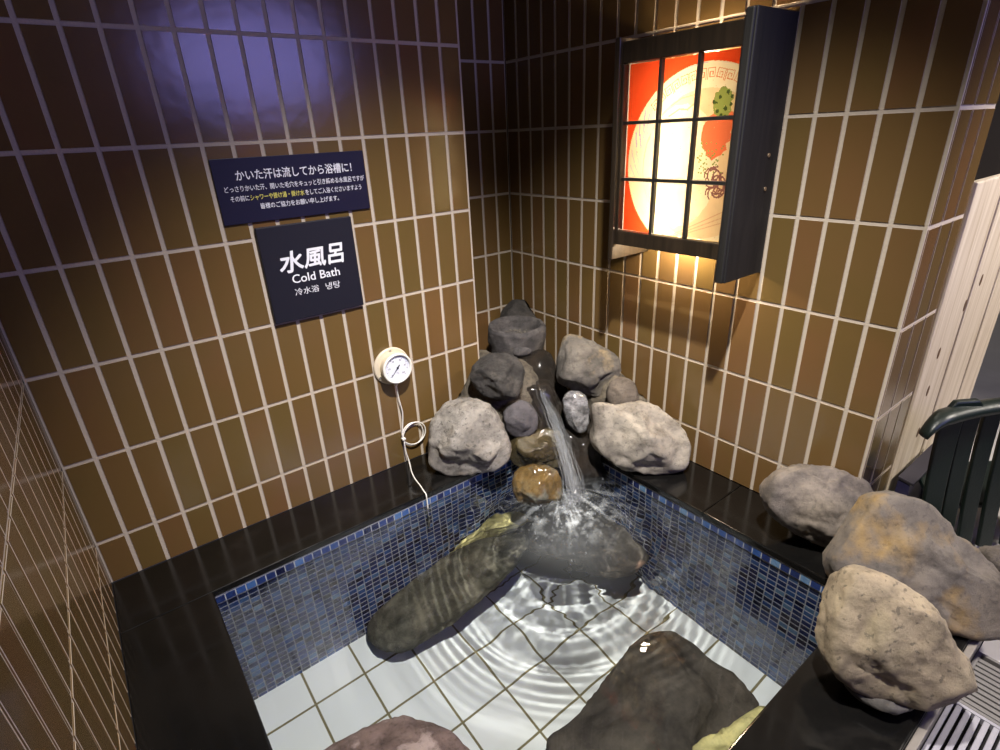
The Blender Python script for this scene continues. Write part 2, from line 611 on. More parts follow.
def make_water():
    nx, ny = 420, 360
    x0, x1, y0, y1 = PX0 - 0.001, PX1 + 0.001, PY0 - 0.001, PY1 + 0.001
    vs = []
    for j in range(ny + 1):
        yy = y0 + (y1 - y0) * j / ny
        for i in range(nx + 1):
            xx = x0 + (x1 - x0) * i / nx
            vs.append((xx, yy, ZW + water_h(xx, yy)))
    fs = [(j * (nx + 1) + i, j * (nx + 1) + i + 1, (j + 1) * (nx + 1) + i + 1, (j + 1) * (nx + 1) + i) for j in range(ny) for i in range(nx)]
    me = bpy.data.meshes.new('pool_water')
    me.from_pydata(vs, [], fs)
    m, nt, b = mat('clear_water')
    nt.nodes.remove(b)
    g = N(nt, 'ShaderNodeBsdfGlass')
    g.inputs['IOR'].default_value = 1.333
    g.inputs['Roughness'].default_value = 0.0
    g.inputs['Color'].default_value = (0.99, 1.0, 1.0, 1)
    df = N(nt, 'ShaderNodeBsdfDiffuse')
    df.inputs['Color'].default_value = (0.80, 0.86, 0.90, 1)
    fa = N(nt, 'ShaderNodeAttribute', attribute_name='foam_haze')     # air bubbles round the fall, plus a painted haze beside it
    mx = N(nt, 'ShaderNodeMixShader')
    nt.links.new(fa.outputs['Fac'], mx.inputs[0])
    nt.links.new(g.outputs[0], mx.inputs[1])
    nt.links.new(df.outputs[0], mx.inputs[2])
    nt.links.new(mx.outputs[0], nt.nodes['Material Output'].inputs['Surface'])
    fo = []
    for (xx, yy, zz) in vs:
        c2 = math.hypot(xx - 1.20, yy + 0.53)
        ang = math.atan2(yy + 0.42, xx - 1.27)
        st = noise.fractal(Vector((ang * 7, c2 * 9, 2.0)), 0.8, 2.0, 4)
        st2 = noise.fractal(Vector((xx * 30, yy * 30, 2.0)), 0.8, 2.0, 4)
        f_ = math.exp(-(c2 / 0.12) ** 2) * (0.04 + 0.65 * max(st - 0.02, 0) + 0.5 * max(st2 - 0.05, 0))
        c3 = math.hypot(xx - 1.08, yy + 0.66)
        f_ += math.exp(-(c3 / 0.17) ** 4) * (0.035 + 0.03 * noise.noise(Vector((xx * 6, yy * 6, 8.0))))  # painted pale haze, standing in for surface sheen and the floor seen through ripples
        fo.append(min(max(f_, 0.0), 0.85))
    me.attributes.new('foam_haze', 'FLOAT', 'POINT').data.foreach_set('value', fo)
    M['water'] = m
    o = link('pool_water', me, m, None, True)
    o.cycles.is_caustics_caster = True
    tag(o, 'rippling clear cold water filling the blue mosaic pool', 'water', kind='stuff')
    return o


make_water()

#ROCKS
# ------------------------------------------------------------------ rocks
R = {}
GREY = stone('grey_volcanic_stone', [(0.106, 0.098, 0.090), (0.213, 0.194, 0.175), (0.338, 0.312, 0.281), (0.250, 0.213, 0.169)], 9, patch=(0.375, 0.312, 0.237), pits=0.5)
PALE = stone('pale_grey_stone', [(0.099, 0.084, 0.071), (0.272, 0.242, 0.204), (0.355, 0.316, 0.260), (0.227, 0.206, 0.183)], 6, patch=(0.302, 0.227, 0.155), pits=0.35, bump=0.4)
DARK = stone('dark_rough_stone', [(0.018, 0.017, 0.017), (0.046, 0.042, 0.040), (0.094, 0.086, 0.079)], 16, bump=0.9, pits=0.6)
PURPLE = stone('purplish_grey_stone', [(0.051, 0.046, 0.053), (0.089, 0.082, 0.092), (0.122, 0.112, 0.119)], 14, bump=0.6)
BASIN = stone('basin_granite', [(0.043, 0.041, 0.042), (0.081, 0.074, 0.076), (0.124, 0.115, 0.112)], 22, bump=0.5)
GREYTAN = stone('grey_tan_stone', [(0.043, 0.040, 0.037), (0.116, 0.105, 0.094), (0.167, 0.151, 0.133)], 9, patch=(0.246, 0.180, 0.087), patch_th=(0.56, 0.70), patch_scale=9, bump=0.5)
BROWNGREY = stone('brown_grey_stone', [(0.060, 0.047, 0.038), (0.119, 0.098, 0.081), (0.170, 0.140, 0.115)], 12)
SILVER = stone('wet_silver_stone', [(0.05, 0.05, 0.055), (0.22, 0.22, 0.24), (0.42, 0.42, 0.45)], 30, rough=0.18, bump=1.0, coat=1.0)
WETBROWN = stone('wet_brown_stone', [(0.030, 0.022, 0.010), (0.075, 0.058, 0.028), (0.12, 0.10, 0.06)], 8, rough=0.2, bump=0.45, coat=0.8, patch=(0.16, 0.14, 0.10))
OCHRE = stone('ochre_stone', [(0.04, 0.025, 0.007), (0.16, 0.095, 0.022), (0.20, 0.15, 0.07)], 14, rough=0.35, bump=0.9, coat=0.4, patch=(0.150, 0.144, 0.108), patch_th=(0.5, 0.6), patch_scale=14)
CHANNEL = stone('dark_wet_channel_stone', [(0.004, 0.0028, 0.0014), (0.013, 0.008, 0.004), (0.035, 0.022, 0.011)], 12, rough=0.4, bump=1.0, coat=0.35)
MORTAR = stone('sandy_mortar', [(0.068, 0.056, 0.041), (0.128, 0.109, 0.083), (0.180, 0.158, 0.124)], 20, bump=1.0, pits=0.4)
TAN1 = stone('pinkish_grey_boulder', [(0.046, 0.040, 0.037), (0.122, 0.101, 0.086), (0.184, 0.153, 0.125), (0.104, 0.092, 0.086)], 6, patch=(0.208, 0.153, 0.110), pits=0.3, bump=0.5)
TAN2 = stone('grey_ochre_boulder', [(0.057, 0.049, 0.044), (0.123, 0.103, 0.085), (0.170, 0.139, 0.103)], 5, patch=(0.216, 0.139, 0.051), patch_th=(0.54, 0.66), patch_scale=7, pits=0.3, bump=0.4)
TAN3 = stone('sandy_boulder', [(0.127, 0.101, 0.070), (0.255, 0.202, 0.135), (0.293, 0.239, 0.157), (0.191, 0.159, 0.119)], 6, patch=(0.286, 0.202, 0.081), patch_th=(0.56, 0.70), pits=0.55, bump=0.5)
LONG = stone('olive_submerged_stone', [(0.025, 0.025, 0.018), (0.075, 0.073, 0.055), (0.15, 0.145, 0.11)], 11, patch=(0.17, 0.16, 0.12), patch_th=(0.5, 0.62), patch_scale=9, pits=0.3, bump=0.7)
YELLOW = stone('yellow_algae_stone', [(0.250, 0.237, 0.125), (0.625, 0.575, 0.250), (0.775, 0.725, 0.375)], 8, pits=0.1, bump=0.3)
SLAB = stone('brown_submerged_slab', [(0.030, 0.025, 0.020), (0.070, 0.060, 0.048), (0.11, 0.095, 0.075)], 7, patch=(0.32, 0.20, 0.14), patch_th=(0.60, 0.70), patch_scale=6, pits=0.3, bump=0.5)
PINK = stone('reddish_brown_boulder', [(0.13, 0.085, 0.075), (0.26, 0.18, 0.16), (0.38, 0.29, 0.26)], 10, patch=(0.50, 0.38, 0.35), patch_th=(0.54, 0.60), patch_scale=14, pits=0.3, bump=0.6)


def centroid(pl):
    a = cx = cy = 0
    for i in range(len(pl)):
        x0, y0 = pl[i]; x1, y1 = pl[(i + 1) % len(pl)]
        k = x0 * y1 - x1 * y0
        a += k; cx += (x0 + x1) * k; cy += (y0 + y1) * k
    return cx / (3 * a), cy / (3 * a)


def radial(pl):
    """distance of the outline from the origin as a function of the angle (smoothed closed polygon)"""
    n = len(pl)
    P = []
    for i in range(n):
        a, b, c, d = [Vector(pl[(i + k) % n]) for k in (-1, 0, 1, 2)]
        for k in range(6):
            t = k / 6
            P.append(0.5 * ((2 * b) + (c - a) * t + (2 * a - 5 * b + 4 * c - d) * t * t + (3 * b - a - 3 * c + d) * t ** 3))
    tab = sorted((math.atan2(p.y, p.x), p.length) for p in P)
    A = [t[0] for t in tab]; L = [t[1] for t in tab]

    def f(th):
        import bisect
        i = bisect.bisect(A, th)
        a0, l0 = (A[i - 1], L[i - 1]) if i > 0 else (A[-1] - 2 * math.pi, L[-1])
        a1, l1 = (A[i], L[i]) if i < len(A) else (A[0] + 2 * math.pi, L[0])
        t = (th - a0) / max(a1 - a0, 1e-6)
        return l0 + (l1 - l0) * t
    return f


def rock(name, outline, D, t, m, zmin=None, sub=5, e=2.6, amp=0.05, seed=0, freq=9, label=None, cat='rock', group=None, clamp=None, parent=None, facets=9, under_z=None, zb=None):
    """a solid boulder whose outline, seen from the pool's near corner, follows `outline`; t = half thickness in depth"""
    rnd = random.Random(seed + 11)
    cx, cy = centroid(outline)
    if under_z is None:
        C0 = at(cx, cy, D)
        a, b, c = RT, UP, -FW
        pl = [((x - cx) / F * D, (cy - y) / F * D) for x, y in outline]
    else:                                         # lying flat under water
        zf = under_z if callable(under_z) else (lambda x, y: under_z)
        P3 = [under(x, y, zf(x, y)) for x, y in outline]
        C0 = under(cx, cy, zf(cx, cy))
        a, b, c = X, Y, Z
        pl = [((p - C0).x, (p - C0).y) for p in P3]
        zs = [(p - C0) for p in P3]
    f = radial(pl)
    size = sum(math.hypot(*p) for p in pl) / len(pl)
    bm = bmesh.new()
    bmesh.ops.create_icosphere(bm, subdivisions=sub, radius=1.0)
    cuts = []
    for _ in range(facets):
        d = Vector((rnd.uniform(-1, 1), rnd.uniform(-1, 1), rnd.uniform(-0.2, 1))).normalized()
        cuts.append((d, rnd.uniform(0.66, 0.88)))
    off = Vector((seed * 1.37, seed * 0.71, seed * 2.3))
    if under_z is not None:
        # least-squares tilt of the slab from the outline heights
        sx = sum(q.x * q.z for q in zs) / max(sum(q.x * q.x for q in zs), 1e-6)
        sy = sum(q.y * q.z for q in zs) / max(sum(q.y * q.y for q in zs), 1e-6)
    for v in bm.verts:
        d = v.co.normalized()
        rho = math.hypot(d.x, d.y)
        k = (max(rho, 1e-6) ** e + abs(d.z) ** e) ** (-1 / e)
        u = Vector((d.x * k, d.y * k, d.z * k))
        if abs(d.z) > 0.25:
            for n_, h in cuts:
                q = u.dot(n_)
                if q > h:
                    u -= n_ * (q - h) * 0.85 * min(1, (abs(d.z) - 0.25) * 3)
        R0 = f(math.atan2(d.y, d.x))
        p = Vector((u.x * R0, u.y * R0, u.z * t))
        nn = noise.fractal(u * freq * 0.25 + off, 0.8, 2.1, 5)
        p += Vector((d.x, d.y, d.z)) * nn * amp * size
        nn2 = 1 - abs(noise.noise(u * freq * 0.45 + off * 1.3)) * 3
        p -= Vector((d.x, d.y, d.z)) * max(nn2, 0) * amp * 0.45 * size
        p += Vector((d.x, d.y, d.z)) * noise.fractal(u * freq * 1.3 + off, 0.7, 2.0, 3) * amp * 0.22 * size
        wp = C0 + a * p.x + b * p.y + c * p.z
        if under_z is not None:
            wp.z += p.x * sx + p.y * sy
            if zb is not None and wp.z < zb:
                wp.z = zb
        if zmin is not None and wp.z < zmin:
            wp.z = zmin
        if clamp:
            clamp(wp)
        v.co = wp
    me = bpy.data.meshes.new(name)
    bm.to_mesh(me)
    bm.free()
    org = Vector((sum(v.co.x for v in me.vertices), sum(v.co.y for v in me.vertices), 0)) / len(me.vertices)
    org.z = min(v.co.z for v in me.vertices)
    if parent is not None:
        org = Vector(parent.location)
    for v in me.vertices:
        v.co -= org
    o = link(name, me, m, parent, True)
    if parent is None:
        o.location = org
    o.cycles.is_caustics_receiver = True
    if label:
        tag(o, label, cat, group)
    return o


def cw(p):                                     # stay clear of the walls round the cascade
    if p.y > -0.002 and p.x < XA + 0.003:
        if p.x > XA - 0.06 and p.y > 0.01:
            p.x = XA + 0.003
        else:
            p.y = -0.002
    p.x = min(p.x, XB - 0.003)
    p.y = min(p.y, YR - 0.003)


def cwb(p):                                    # stay clear of the free end of the lantern wall
    if p.y > YE - 0.004 and p.x > XB - 0.004:
        if p.x - XB < p.y - YE:
            p.x = XB - 0.004
        else:
            p.y = YE - 0.004


def dep(x, y, z):
    return (onz(x, y, z) - CAM).dot(FW)


# --- cascade: the mass of mortared stone in the corner
rock('mortar_mound', [(436, 412), (452, 392), (470, 362), (484, 350), (500, 358), (528, 362), (542, 385), (545, 415), (530, 442), (512, 452), (508, 478), (480, 476), (450, 470)], 2.11, 0.125, MORTAR, 0.001, amp=0.07, seed=3, clamp=cw,
     label='rough sandy mortar mound holding the stones left of the cascade', cat='mortar', facets=0)
rock('mortar_mound', [(572, 356), (596, 352), (618, 372), (642, 390), (664, 403), (682, 420), (684, 445), (664, 460), (630, 452), (600, 430), (582, 400)], 2.06, 0.10, MORTAR, 0.001, amp=0.05, seed=5, clamp=cw,
     label='thin mortar bed against the lantern wall behind the big pale boulder', cat='mortar', facets=0)
rock('cascade_rock', [(492, 362), (520, 356), (548, 352), (560, 376), (572, 398), (592, 402), (602, 430), (606, 462), (600, 500), (560, 505), (530, 480), (512, 446), (522, 420), (516, 384), (500, 370)], 2.13, 0.13, CHANNEL, None, amp=0.06, seed=8, clamp=cw,
     label='dark wet brown rock channel carrying the water down from the stone basin', cat='rock', facets=3)
rock('pillar_rock', [(564, 428), (580, 436), (597, 430), (604, 450), (606, 480), (598, 498), (574, 500), (560, 480), (558, 450)], 1.98, 0.07, CHANNEL, None, amp=0.06, seed=9, sub=4, clamp=cw,
     label='dark dripping rock face beside the falling water at the waterline', cat='rock')
rock('step_rock', [(507, 447), (514, 438), (528, 433), (548, 428), (562, 433), (570, 446), (568, 460), (556, 467), (530, 468), (512, 463)], 1.98, 0.09, WETBROWN, None, amp=0.06, seed=12, clamp=cw,
     label='wet brown step rock that the water spills over', cat='rock')
rock('ochre_rock', [(512, 482), (520, 469), (540, 465), (557, 471), (562, 488), (556, 504), (535, 510), (517, 501)], 1.83, 0.08, OCHRE, None, amp=0.07, seed=14,
     label='rusty ochre rock at the waterline under the step rock', cat='rock')
rock('corner_rock', [(504, 506), (525, 498), (560, 494), (600, 492), (622, 512), (638, 540), (646, 562), (632, 574), (606, 574), (580, 562), (552, 560), (522, 545)], 0, 0.10, SLAB, None, amp=0.07, seed=17, under_z=-0.46, zb=ZF + 0.003,
     clamp=lambda p: (setattr(p, 'x', min(p.x, PX1 - 0.003)), setattr(p, 'y', min(p.y, PY1 - 0.003))),
     label='dark rock heap under water below the cascade', cat='rock')

B = [
    ('boulder', [(430, 427), (438, 409), (454, 399), (473, 398), (494, 409), (507, 435), (511, 455), (499, 468), (473, 474), (451, 477), (434, 469), (428, 455)], dep(465, 472, 0.0), 0.10, GREY, 0.001, 21, 0.055,
     'big grey boulder on the left ledge below the thermometer cord'),
    ('boulder', [(471, 370), (481, 358), (499, 353), (514, 356), (523, 368), (522, 388), (514, 398), (496, 399), (481, 394), (472, 383)], 1.95, 0.085, DARK, None, 22, 0.07,
     'rough dark grey rock above the big grey boulder, left of the cascade'),
    ('small_rock', [(503, 418), (506, 408), (517, 400), (528, 402), (536, 411), (538, 422), (533, 434), (519, 438), (508, 432)], 1.96, 0.055, PURPLE, None, 23, 0.04,
     'small rounded purplish grey stone just left of the cascade'),
    ('boulder', [(559, 352), (563, 338), (572, 334), (588, 339), (607, 349), (617, 357), (620, 370), (617, 379), (608, 389), (600, 397), (588, 396), (573, 390), (560, 384), (556, 376), (557, 365)], 2.00, 0.085, GREYTAN, None, 24, 0.045,
     'angular grey stone with a tan patch, right of the basin'),
    ('small_rock', [(608, 387), (613, 379), (623, 377), (633, 382), (638, 394), (636, 405), (626, 409), (613, 408), (607, 399)], 1.90, 0.05, BROWNGREY, None, 25, 0.05,
     'small brown grey stone perched on the big pale boulder'),
    ('boulder', [(591, 406), (600, 402), (617, 405), (639, 401), (655, 406), (674, 421), (685, 434), (689, 447), (687, 463), (679, 471), (658, 474), (639, 473), (623, 469), (607, 459), (596, 450), (591, 440), (592, 425)], dep(655, 472, 0.0), 0.10, PALE, 0.001, 26, 0.04,
     'big pale boulder on the right ledge beside the cascade'),
    ('small_rock', [(563, 398), (570, 391), (581, 392), (588, 402), (589, 421), (584, 432), (576, 432), (568, 424), (564, 411)], 1.95, 0.05, SILVER, None, 27, 0.07,
     'glistening wet silver grey stone in the middle of the cascade'),
    ('back_rock', [(499, 326), (502, 310), (510, 302), (522, 299), (534, 302), (542, 310), (546, 324), (540, 340), (508, 340)], 2.40, 0.09, DARK, None, 28, 0.06,
     'nearly black rock in the corner behind the stone basin'),
]
for nm, pl, D, t, m, zm, sd, am, lb in B:
    rock(nm, pl, D, t, m, zm, seed=sd, amp=am, label=lb, clamp=cw, sub=5 if nm == 'boulder' else 4)

# --- boulders on the right-hand ledge
rock('boulder', [(765, 491), (775, 474), (804, 465), (844, 470), (866, 483), (873, 500), (861, 518), (846, 533), (831, 547), (809, 540), (780, 523), (767, 508)], 1.47, 0.085, TAN1, 0.001, seed=31, amp=0.05, clamp=cwb,
     label='pinkish grey oval boulder against the foot of the lantern wall')
rock('boulder', [(826, 565), (834, 543), (854, 518), (873, 496), (898, 494), (925, 503), (949, 528), (974, 550), (994, 572), (1003, 602), (1000, 632), (972, 640), (947, 637), (915, 625), (880, 612), (845, 596)], 1.27, 0.10, TAN2, 0.001, seed=32, amp=0.045, clamp=cwb,
     label='largest grey and ochre boulder between the two smaller ones by the chair')
rock('boulder', [(824, 646), (829, 617), (843, 577), (858, 569), (888, 576), (918, 595), (935, 622), (955, 652), (963, 671), (957, 684), (933, 694), (898, 701), (873, 698), (844, 683), (828, 666)], dep(890, 700, 0.012), 0.09, TAN3, 0.010, seed=33, amp=0.045,
     label='sandy beige wedge shaped boulder nearest the camera beside the drain grate')
rock('flat_stone', [(846, 684), (860, 682), (890, 690), (915, 692), (912, 700), (895, 704), (876, 705), (856, 698)], dep(880, 705, 0.0), 0.05, GREYTAN, 0.001, sub=4, seed=34, amp=0.03,
     label='thin flat stone wedged under the sandy beige boulder')
rock('boulder', [(982, 560), (1000, 548), (1030, 556), (1045, 600), (1030, 640), (1004, 632), (992, 600)], 1.36, 0.08, BROWNGREY, 0.001, seed=35, amp=0.05,
     label='brown boulder cut by the right picture edge below the green chair')

# --- stones under water
cp = lambda p: (setattr(p, 'x', min(max(p.x, PX0 + 0.003), PX1 - 0.003)), setattr(p, 'y', min(max(p.y, PY0 + 0.003), PY1 - 0.003)))
lr = rock('long_stone', [(368, 622), (376, 604), (410, 574), (440, 552), (468, 534), (490, 524), (512, 520), (526, 528), (528, 544), (518, 562), (498, 582), (462, 614), (430, 634), (406, 650), (386, 652), (370, 642)], 0, 0.07, LONG, None, seed=41, amp=0.03,
          under_z=lambda x, y: -0.60 + 0.20 * (x - 368) / 160, zb=ZF + 0.001, clamp=cp, facets=2,
          label='long rounded olive stone lying under water along the left pool wall')
rock('yellow_stone', [(430, 556), (452, 542), (470, 531), (490, 519), (510, 513), (525, 519), (529, 531), (512, 532), (492, 534), (470, 543), (450, 554), (434, 563)], 0, 0.05, YELLOW, None, sub=4, seed=42, amp=0.05, under_z=lambda x, y: -0.48 + 0.14 * (x - 430) / 98, zb=ZF + 0.001, clamp=cp,
     label='pale yellow stone under water at the far end of the long olive stone', cat='rock')
rock('slab_stone', [(545, 750), (566, 728), (588, 706), (610, 674), (640, 645), (668, 638), (692, 646), (712, 664), (734, 678), (752, 694), (760, 710), (748, 730), (726, 752), (700, 790), (640, 830), (575, 800)], 0, 0.10, SLAB, None, seed=43, amp=0.04, under_z=-0.44, zb=ZF + 0.001, clamp=cp, facets=3, e=3.2,
     label='broad flat brown slab stone under water near the front pool edge')
rock('yellow_stone', [(684, 756), (704, 742), (730, 727), (750, 712), (762, 706), (772, 712), (756, 740), (728, 770), (690, 780)], 0, 0.05, YELLOW, None, sub=4, seed=45, amp=0.10, under_z=-0.38, zb=ZF + 0.001, clamp=cp,
     label='yellow mossy stone under water between the brown slab and the front pool edge', cat='rock')
rock('boulder', [(318, 760), (340, 745), (352, 738), (375, 728), (400, 721), (425, 724), (448, 733), (462, 746), (480, 775), (450, 820), (360, 830), (320, 800)], 0, 0.10, PINK, None, seed=44, amp=0.04, under_z=-0.30, zb=ZF + 0.001, clamp=cp,
     label='reddish brown boulder under water cut by the bottom picture edge')

# --- hollowed stone basin at the top of the cascade
def basin():
    D = 2.20
    c = at(516.5, 324, D)
    r, hgt = 0.117, 0.135
    prof = [(0.0, -hgt), (r * 0.80, -hgt), (r * 0.93, -hgt * 0.80), (r, -hgt * 0.4), (r * 1.0, -0.012), (r * 0.95, 0.0), (r * 0.85, 0.001), (r * 0.76, -0.012), (r * 0.68, -0.045), (r * 0.3, -0.058), (0.0, -0.060)]
    n = 72
    fine = []
    for i in range(len(prof) - 1):
        for k in range(5):
            t = k / 5
            fine.append((prof[i][0] * (1 - t) + prof[i + 1][0] * t, prof[i][1] * (1 - t) + prof[i + 1][1] * t))
    fine.append(prof[-1])
    vs, fs = [], []
    toC = math.atan2((CAM - c).y, (CAM - c).x)
    for i, (rr, z) in enumerate(fine):
        for k in range(n):
            a = 2 * math.pi * k / n
            d = Vector((math.cos(a), math.sin(a), 0))
            p = d * rr + Z * z
            p += d * 0.006 * noise.fractal(Vector((d.x * 1.5, d.y * 1.5, z * 14)), 0.8, 2, 4) * min(1, rr / 0.05)
            p.z += 0.0022 * noise.noise(p * 22)
            da = (a - toC + math.pi) % (2 * math.pi) - math.pi
            if abs(da - 0.25) < 0.32 and -0.03 < z < 0.01 and rr > r * 0.6:   # shallow spout notch
                p.z -= 0.006 * math.cos((da - 0.25) / 0.32 * math.pi / 2)
            vs.append(p)
    for i in range(len(fine) - 1):
        for k in range(n):
            fs.append((i * n + k, i * n + (k + 1) % n, (i + 1) * n + (k + 1) % n, (i + 1) * n + k))
    root = empty('stone_basin', (c.x, c.y, c.z - hgt))
    tag(root, 'round hollowed grey stone basin at the top of the cascade', 'basin')
    me = bpy.data.meshes.new('bowl')
    me.from_pydata([tuple(v + Z * hgt) for v in vs], [], fs)
    o = link('bowl', me, BASIN, root, True)
    lip = at(521, 351, D - 0.125)
    rock('spout_stone', [(512, 352), (515, 348), (521, 347), (529, 348), (532, 352), (527, 355), (517, 356)], D - 0.112, 0.012, BASIN, None, sub=3, seed=51, amp=0.05, parent=root)
    # gravel in the hollow
    mb = MB()
    rr_ = random.Random(5)
    for _ in range(90):
        a, q = rr_.uniform(0, 6.28), r * 0.6 * math.sqrt(rr_.random())
        px, py = c.x + q * math.cos(a), c.y + q * math.sin(a)
        s_ = rr_.uniform(0.004, 0.009)
        bm = bmesh.new()
        bmesh.ops.create_icosphere(bm, subdivisions=1, radius=s_)
        mb.add([Vector((px, py, c.z - 0.050)) + v.co for v in bm.verts], [tuple(v.index for v in f.verts) for f in bm.faces])
        bm.free()
    g = mb.build('gravel', GREYTAN, root, True)
    g['kind'] = 'stuff'


basin()
#LANTERN
# ------------------------------------------------------------------ lantern box on the right wall
def panel_mat(name, col, bumpy=0.0):
    """back-lit print: lit by the lamp standing behind it"""
    m, nt, b = mat(name)
    nt.nodes.remove(b)
    col = tuple(c * 0.17 for c in col)               # density of the printed film
    tr = N(nt, 'ShaderNodeBsdfTranslucent')
    tr.inputs['Color'].default_value = (*col, 1)
    df = N(nt, 'ShaderNodeBsdfDiffuse')
    df.inputs['Color'].default_value = (*col, 1)
    mx = N(nt, 'ShaderNodeMixShader')
    mx.inputs[0].default_value = 0.25
    nt.links.new(tr.outputs[0], mx.inputs[1])
    nt.links.new(df.outputs[0], mx.inputs[2])
    nt.links.new(mx.outputs[0], nt.nodes['Material Output'].inputs['Surface'])
    if bumpy:
        tc = N(nt, 'ShaderNodeTexCoord')
        n = N(nt, 'ShaderNodeTexNoise')
        n.inputs['Scale'].default_value = 16
        n.inputs['Detail'].default_value = 5
        nt.links.new(tc.outputs['Object'], n.inputs['Vector'])
        r = ramp(nt, [(0.35, tuple(c * (1 - bumpy) for c in col)), (0.6, col)])
        nt.links.new(n.outputs['Fac'], r.inputs['Fac'])
        nt.links.new(r.outputs['Color'], tr.inputs['Color'])
    return m


def lantern():
    root = empty('wall_lantern', (XB, -0.61, 0.69))
    tag(root, 'black wooden lantern box on the tiled wall with a backlit noodle bowl picture', 'lantern')
    W1, W2 = M['dark_wood'], M['dark_wood_brown']
    xf = 1.472
    for y0, y1, za, zb_, wm in ((-0.424, -0.406, 0.692, 1.283, W2), (-0.806, -0.784, 0.684, 1.290, W1)):
        mb = MB()
        mb.box(xf, XB - 0.001, y0, y1, za, zb_)
        o = mb.build('side_board', wm, root, bevel=0.003)
        if wm is W1:
            bs = simple('brass_screw', (0.55, 0.42, 0.28), 0.35, metal=0.8)
            for (z, x) in ((0.985, 1.60), (0.905, 1.605)):
                sc = MB()
                disc(sc, (x, y0 - 0.0002, z), (0, -1, 0), (0, 0, 1), 0.005, 0.002, 16)
                sc.build('screw', bs, o)
            # moulded front lip of the board
            lp = MB()
            lp.box(xf - 0.010, xf - 0.0002, y0 + 0.002, y1 + 0.002, za + 0.001, zb_ - 0.001)
            lp.build('front_lip', W1, root, bevel=0.004)
    P0, P1, PZ0, PZ1 = -0.768, -0.432, 0.780, 1.220
    fx0, fx1 = 1.484, 1.506
    for nm, (ya, yb, za, zb_) in (('top_rail', (-0.7835, -0.4245, PZ1, 1.272)), ('bottom_rail', (-0.7835, -0.4245, 0.738, PZ0))):
        mb = MB()
        mb.box(fx0, fx1, ya, yb, za, zb_)
        mb.build(nm, W2, root, bevel=0.003)
    for ya, yb in ((-0.7835, P0), (P1, -0.4245)):
        mb = MB()
        mb.box(fx0, fx1, ya, yb, PZ0 + 0.0003, PZ1 - 0.0003)
        mb.build('stile', W2, root, bevel=0.002)
    for yy in (-0.548, -0.661):
        mb = MB()
        mb.box(fx0 + 0.003, fx1 - 0.006, yy - 0.0045, yy + 0.0045, PZ0, PZ1)
        mb.build('vertical_bar', W1, root, bevel=0.001)
    for zz in (0.926, 1.074):
        mb = MB()
        mb.box(fx0 + 0.0042, fx1 - 0.0072, P0, P1, zz - 0.0045, zz + 0.0045)
        mb.build('cross_bar', W1, root, bevel=0.001)
    # the picture: flat print on a translucent sheet just behind the bars
    px = 1.5085
    RED = panel_mat('print_red', (0.86, 0.085, 0.022))
    CREAM = panel_mat('print_cream', (0.95, 0.84, 0.60), 0.10)
    SOUP = panel_mat('print_soup', (0.90, 0.68, 0.42), 0.16)
    RIM = panel_mat('print_rim_orange', (0.72, 0.22, 0.09))
    LIL = panel_mat('print_lilac', (0.46, 0.36, 0.66))
    GRN = panel_mat('print_green', (0.30, 0.36, 0.10))
    GRN2 = panel_mat('print_dark_green', (0.07, 0.11, 0.03))
    CHI = panel_mat('print_paste', (0.85, 0.20, 0.09))
    MUS = panel_mat('print_mushroom', (0.30, 0.13, 0.12))
    TANL = panel_mat('print_tan', (0.66, 0.42, 0.26))
    BY, BZ, BR = -0.672, 0.968, 0.2325
    mats = [RED, CREAM, SOUP, RIM, LIL, GRN, GRN2, CHI, MUS, TANL]
    mb = MB()
    lay = [0]

    def inside(y, z):
        return min(max(y, P0), P1), min(max(z, PZ0), PZ1)

    def clip(poly):
        # Sutherland-Hodgman against the pane rectangle
        for ax, lim, sg in ((0, P0, 1), (0, P1, -1), (1, PZ0, 1), (1, PZ1, -1)):
            out = []
            for i in range(len(poly)):
                a, b = poly[i - 1], poly[i]
                ia, ib = (a[ax] - lim) * sg >= 0, (b[ax] - lim) * sg >= 0
                if ia != ib:
                    t = (lim - a[ax]) / (b[ax] - a[ax])
                    out.append((a[0] + (b[0] - a[0]) * t, a[1] + (b[1] - a[1]) * t))
                if ib:
                    out.append(b)
            poly = out
            if not poly:
                return []
        return poly

    def poly(pts, mi):
        pts = clip(pts)
        if len(pts) < 3:
            return
        x = px - 0.00002 * lay[0]
        mb.add([(x, y, z) for y, z in pts], [tuple(range(len(pts)))], 0, mi)
        lay[0] += 1

    # concentric pieces tessellated so that they never overlap the sheet behind them (each is its own area of the print)
    def ell(cy, cz, ry, rz, n=48, wob=0.0, sd=0):
        return [(cy + ry * math.cos(2 * math.pi * k / n) * (1 + wob * noise.noise(Vector((k * 0.9, sd, 0)))),
                 cz + rz * math.sin(2 * math.pi * k / n) * (1 + wob * noise.noise(Vector((k * 0.9, sd, 3))))) for k in range(n)]
    shapes = []
    shapes.append(([(P0, PZ0), (P1, PZ0), (P1, PZ1), (P0, PZ1)], 0))
    shapes.append((ell(BY, BZ, BR, BR, 96), 1))
    shapes.append((ell(BY - 0.004, BZ - 0.006, BR * 0.79, BR * 0.78, 80, 0.01, 3), 2))
    shapes.append((ell(BY + 0.06, BZ - 0.01, BR * 0.50, BR * 0.66, 60, 0.05, 4), 1))

    def stroke(pts, wd, mi):
        for i in range(len(pts) - 1):
            a, b = Vector(pts[i]), Vector(pts[i + 1])
            d = (b - a).normalized()
            q = Vector((-d.y, d.x)) * wd / 2
            e = d * wd / 2
            shapes.append(([tuple(a + q - e), tuple(b + q + e), tuple(b - q + e), tuple(a - q - e)], mi))

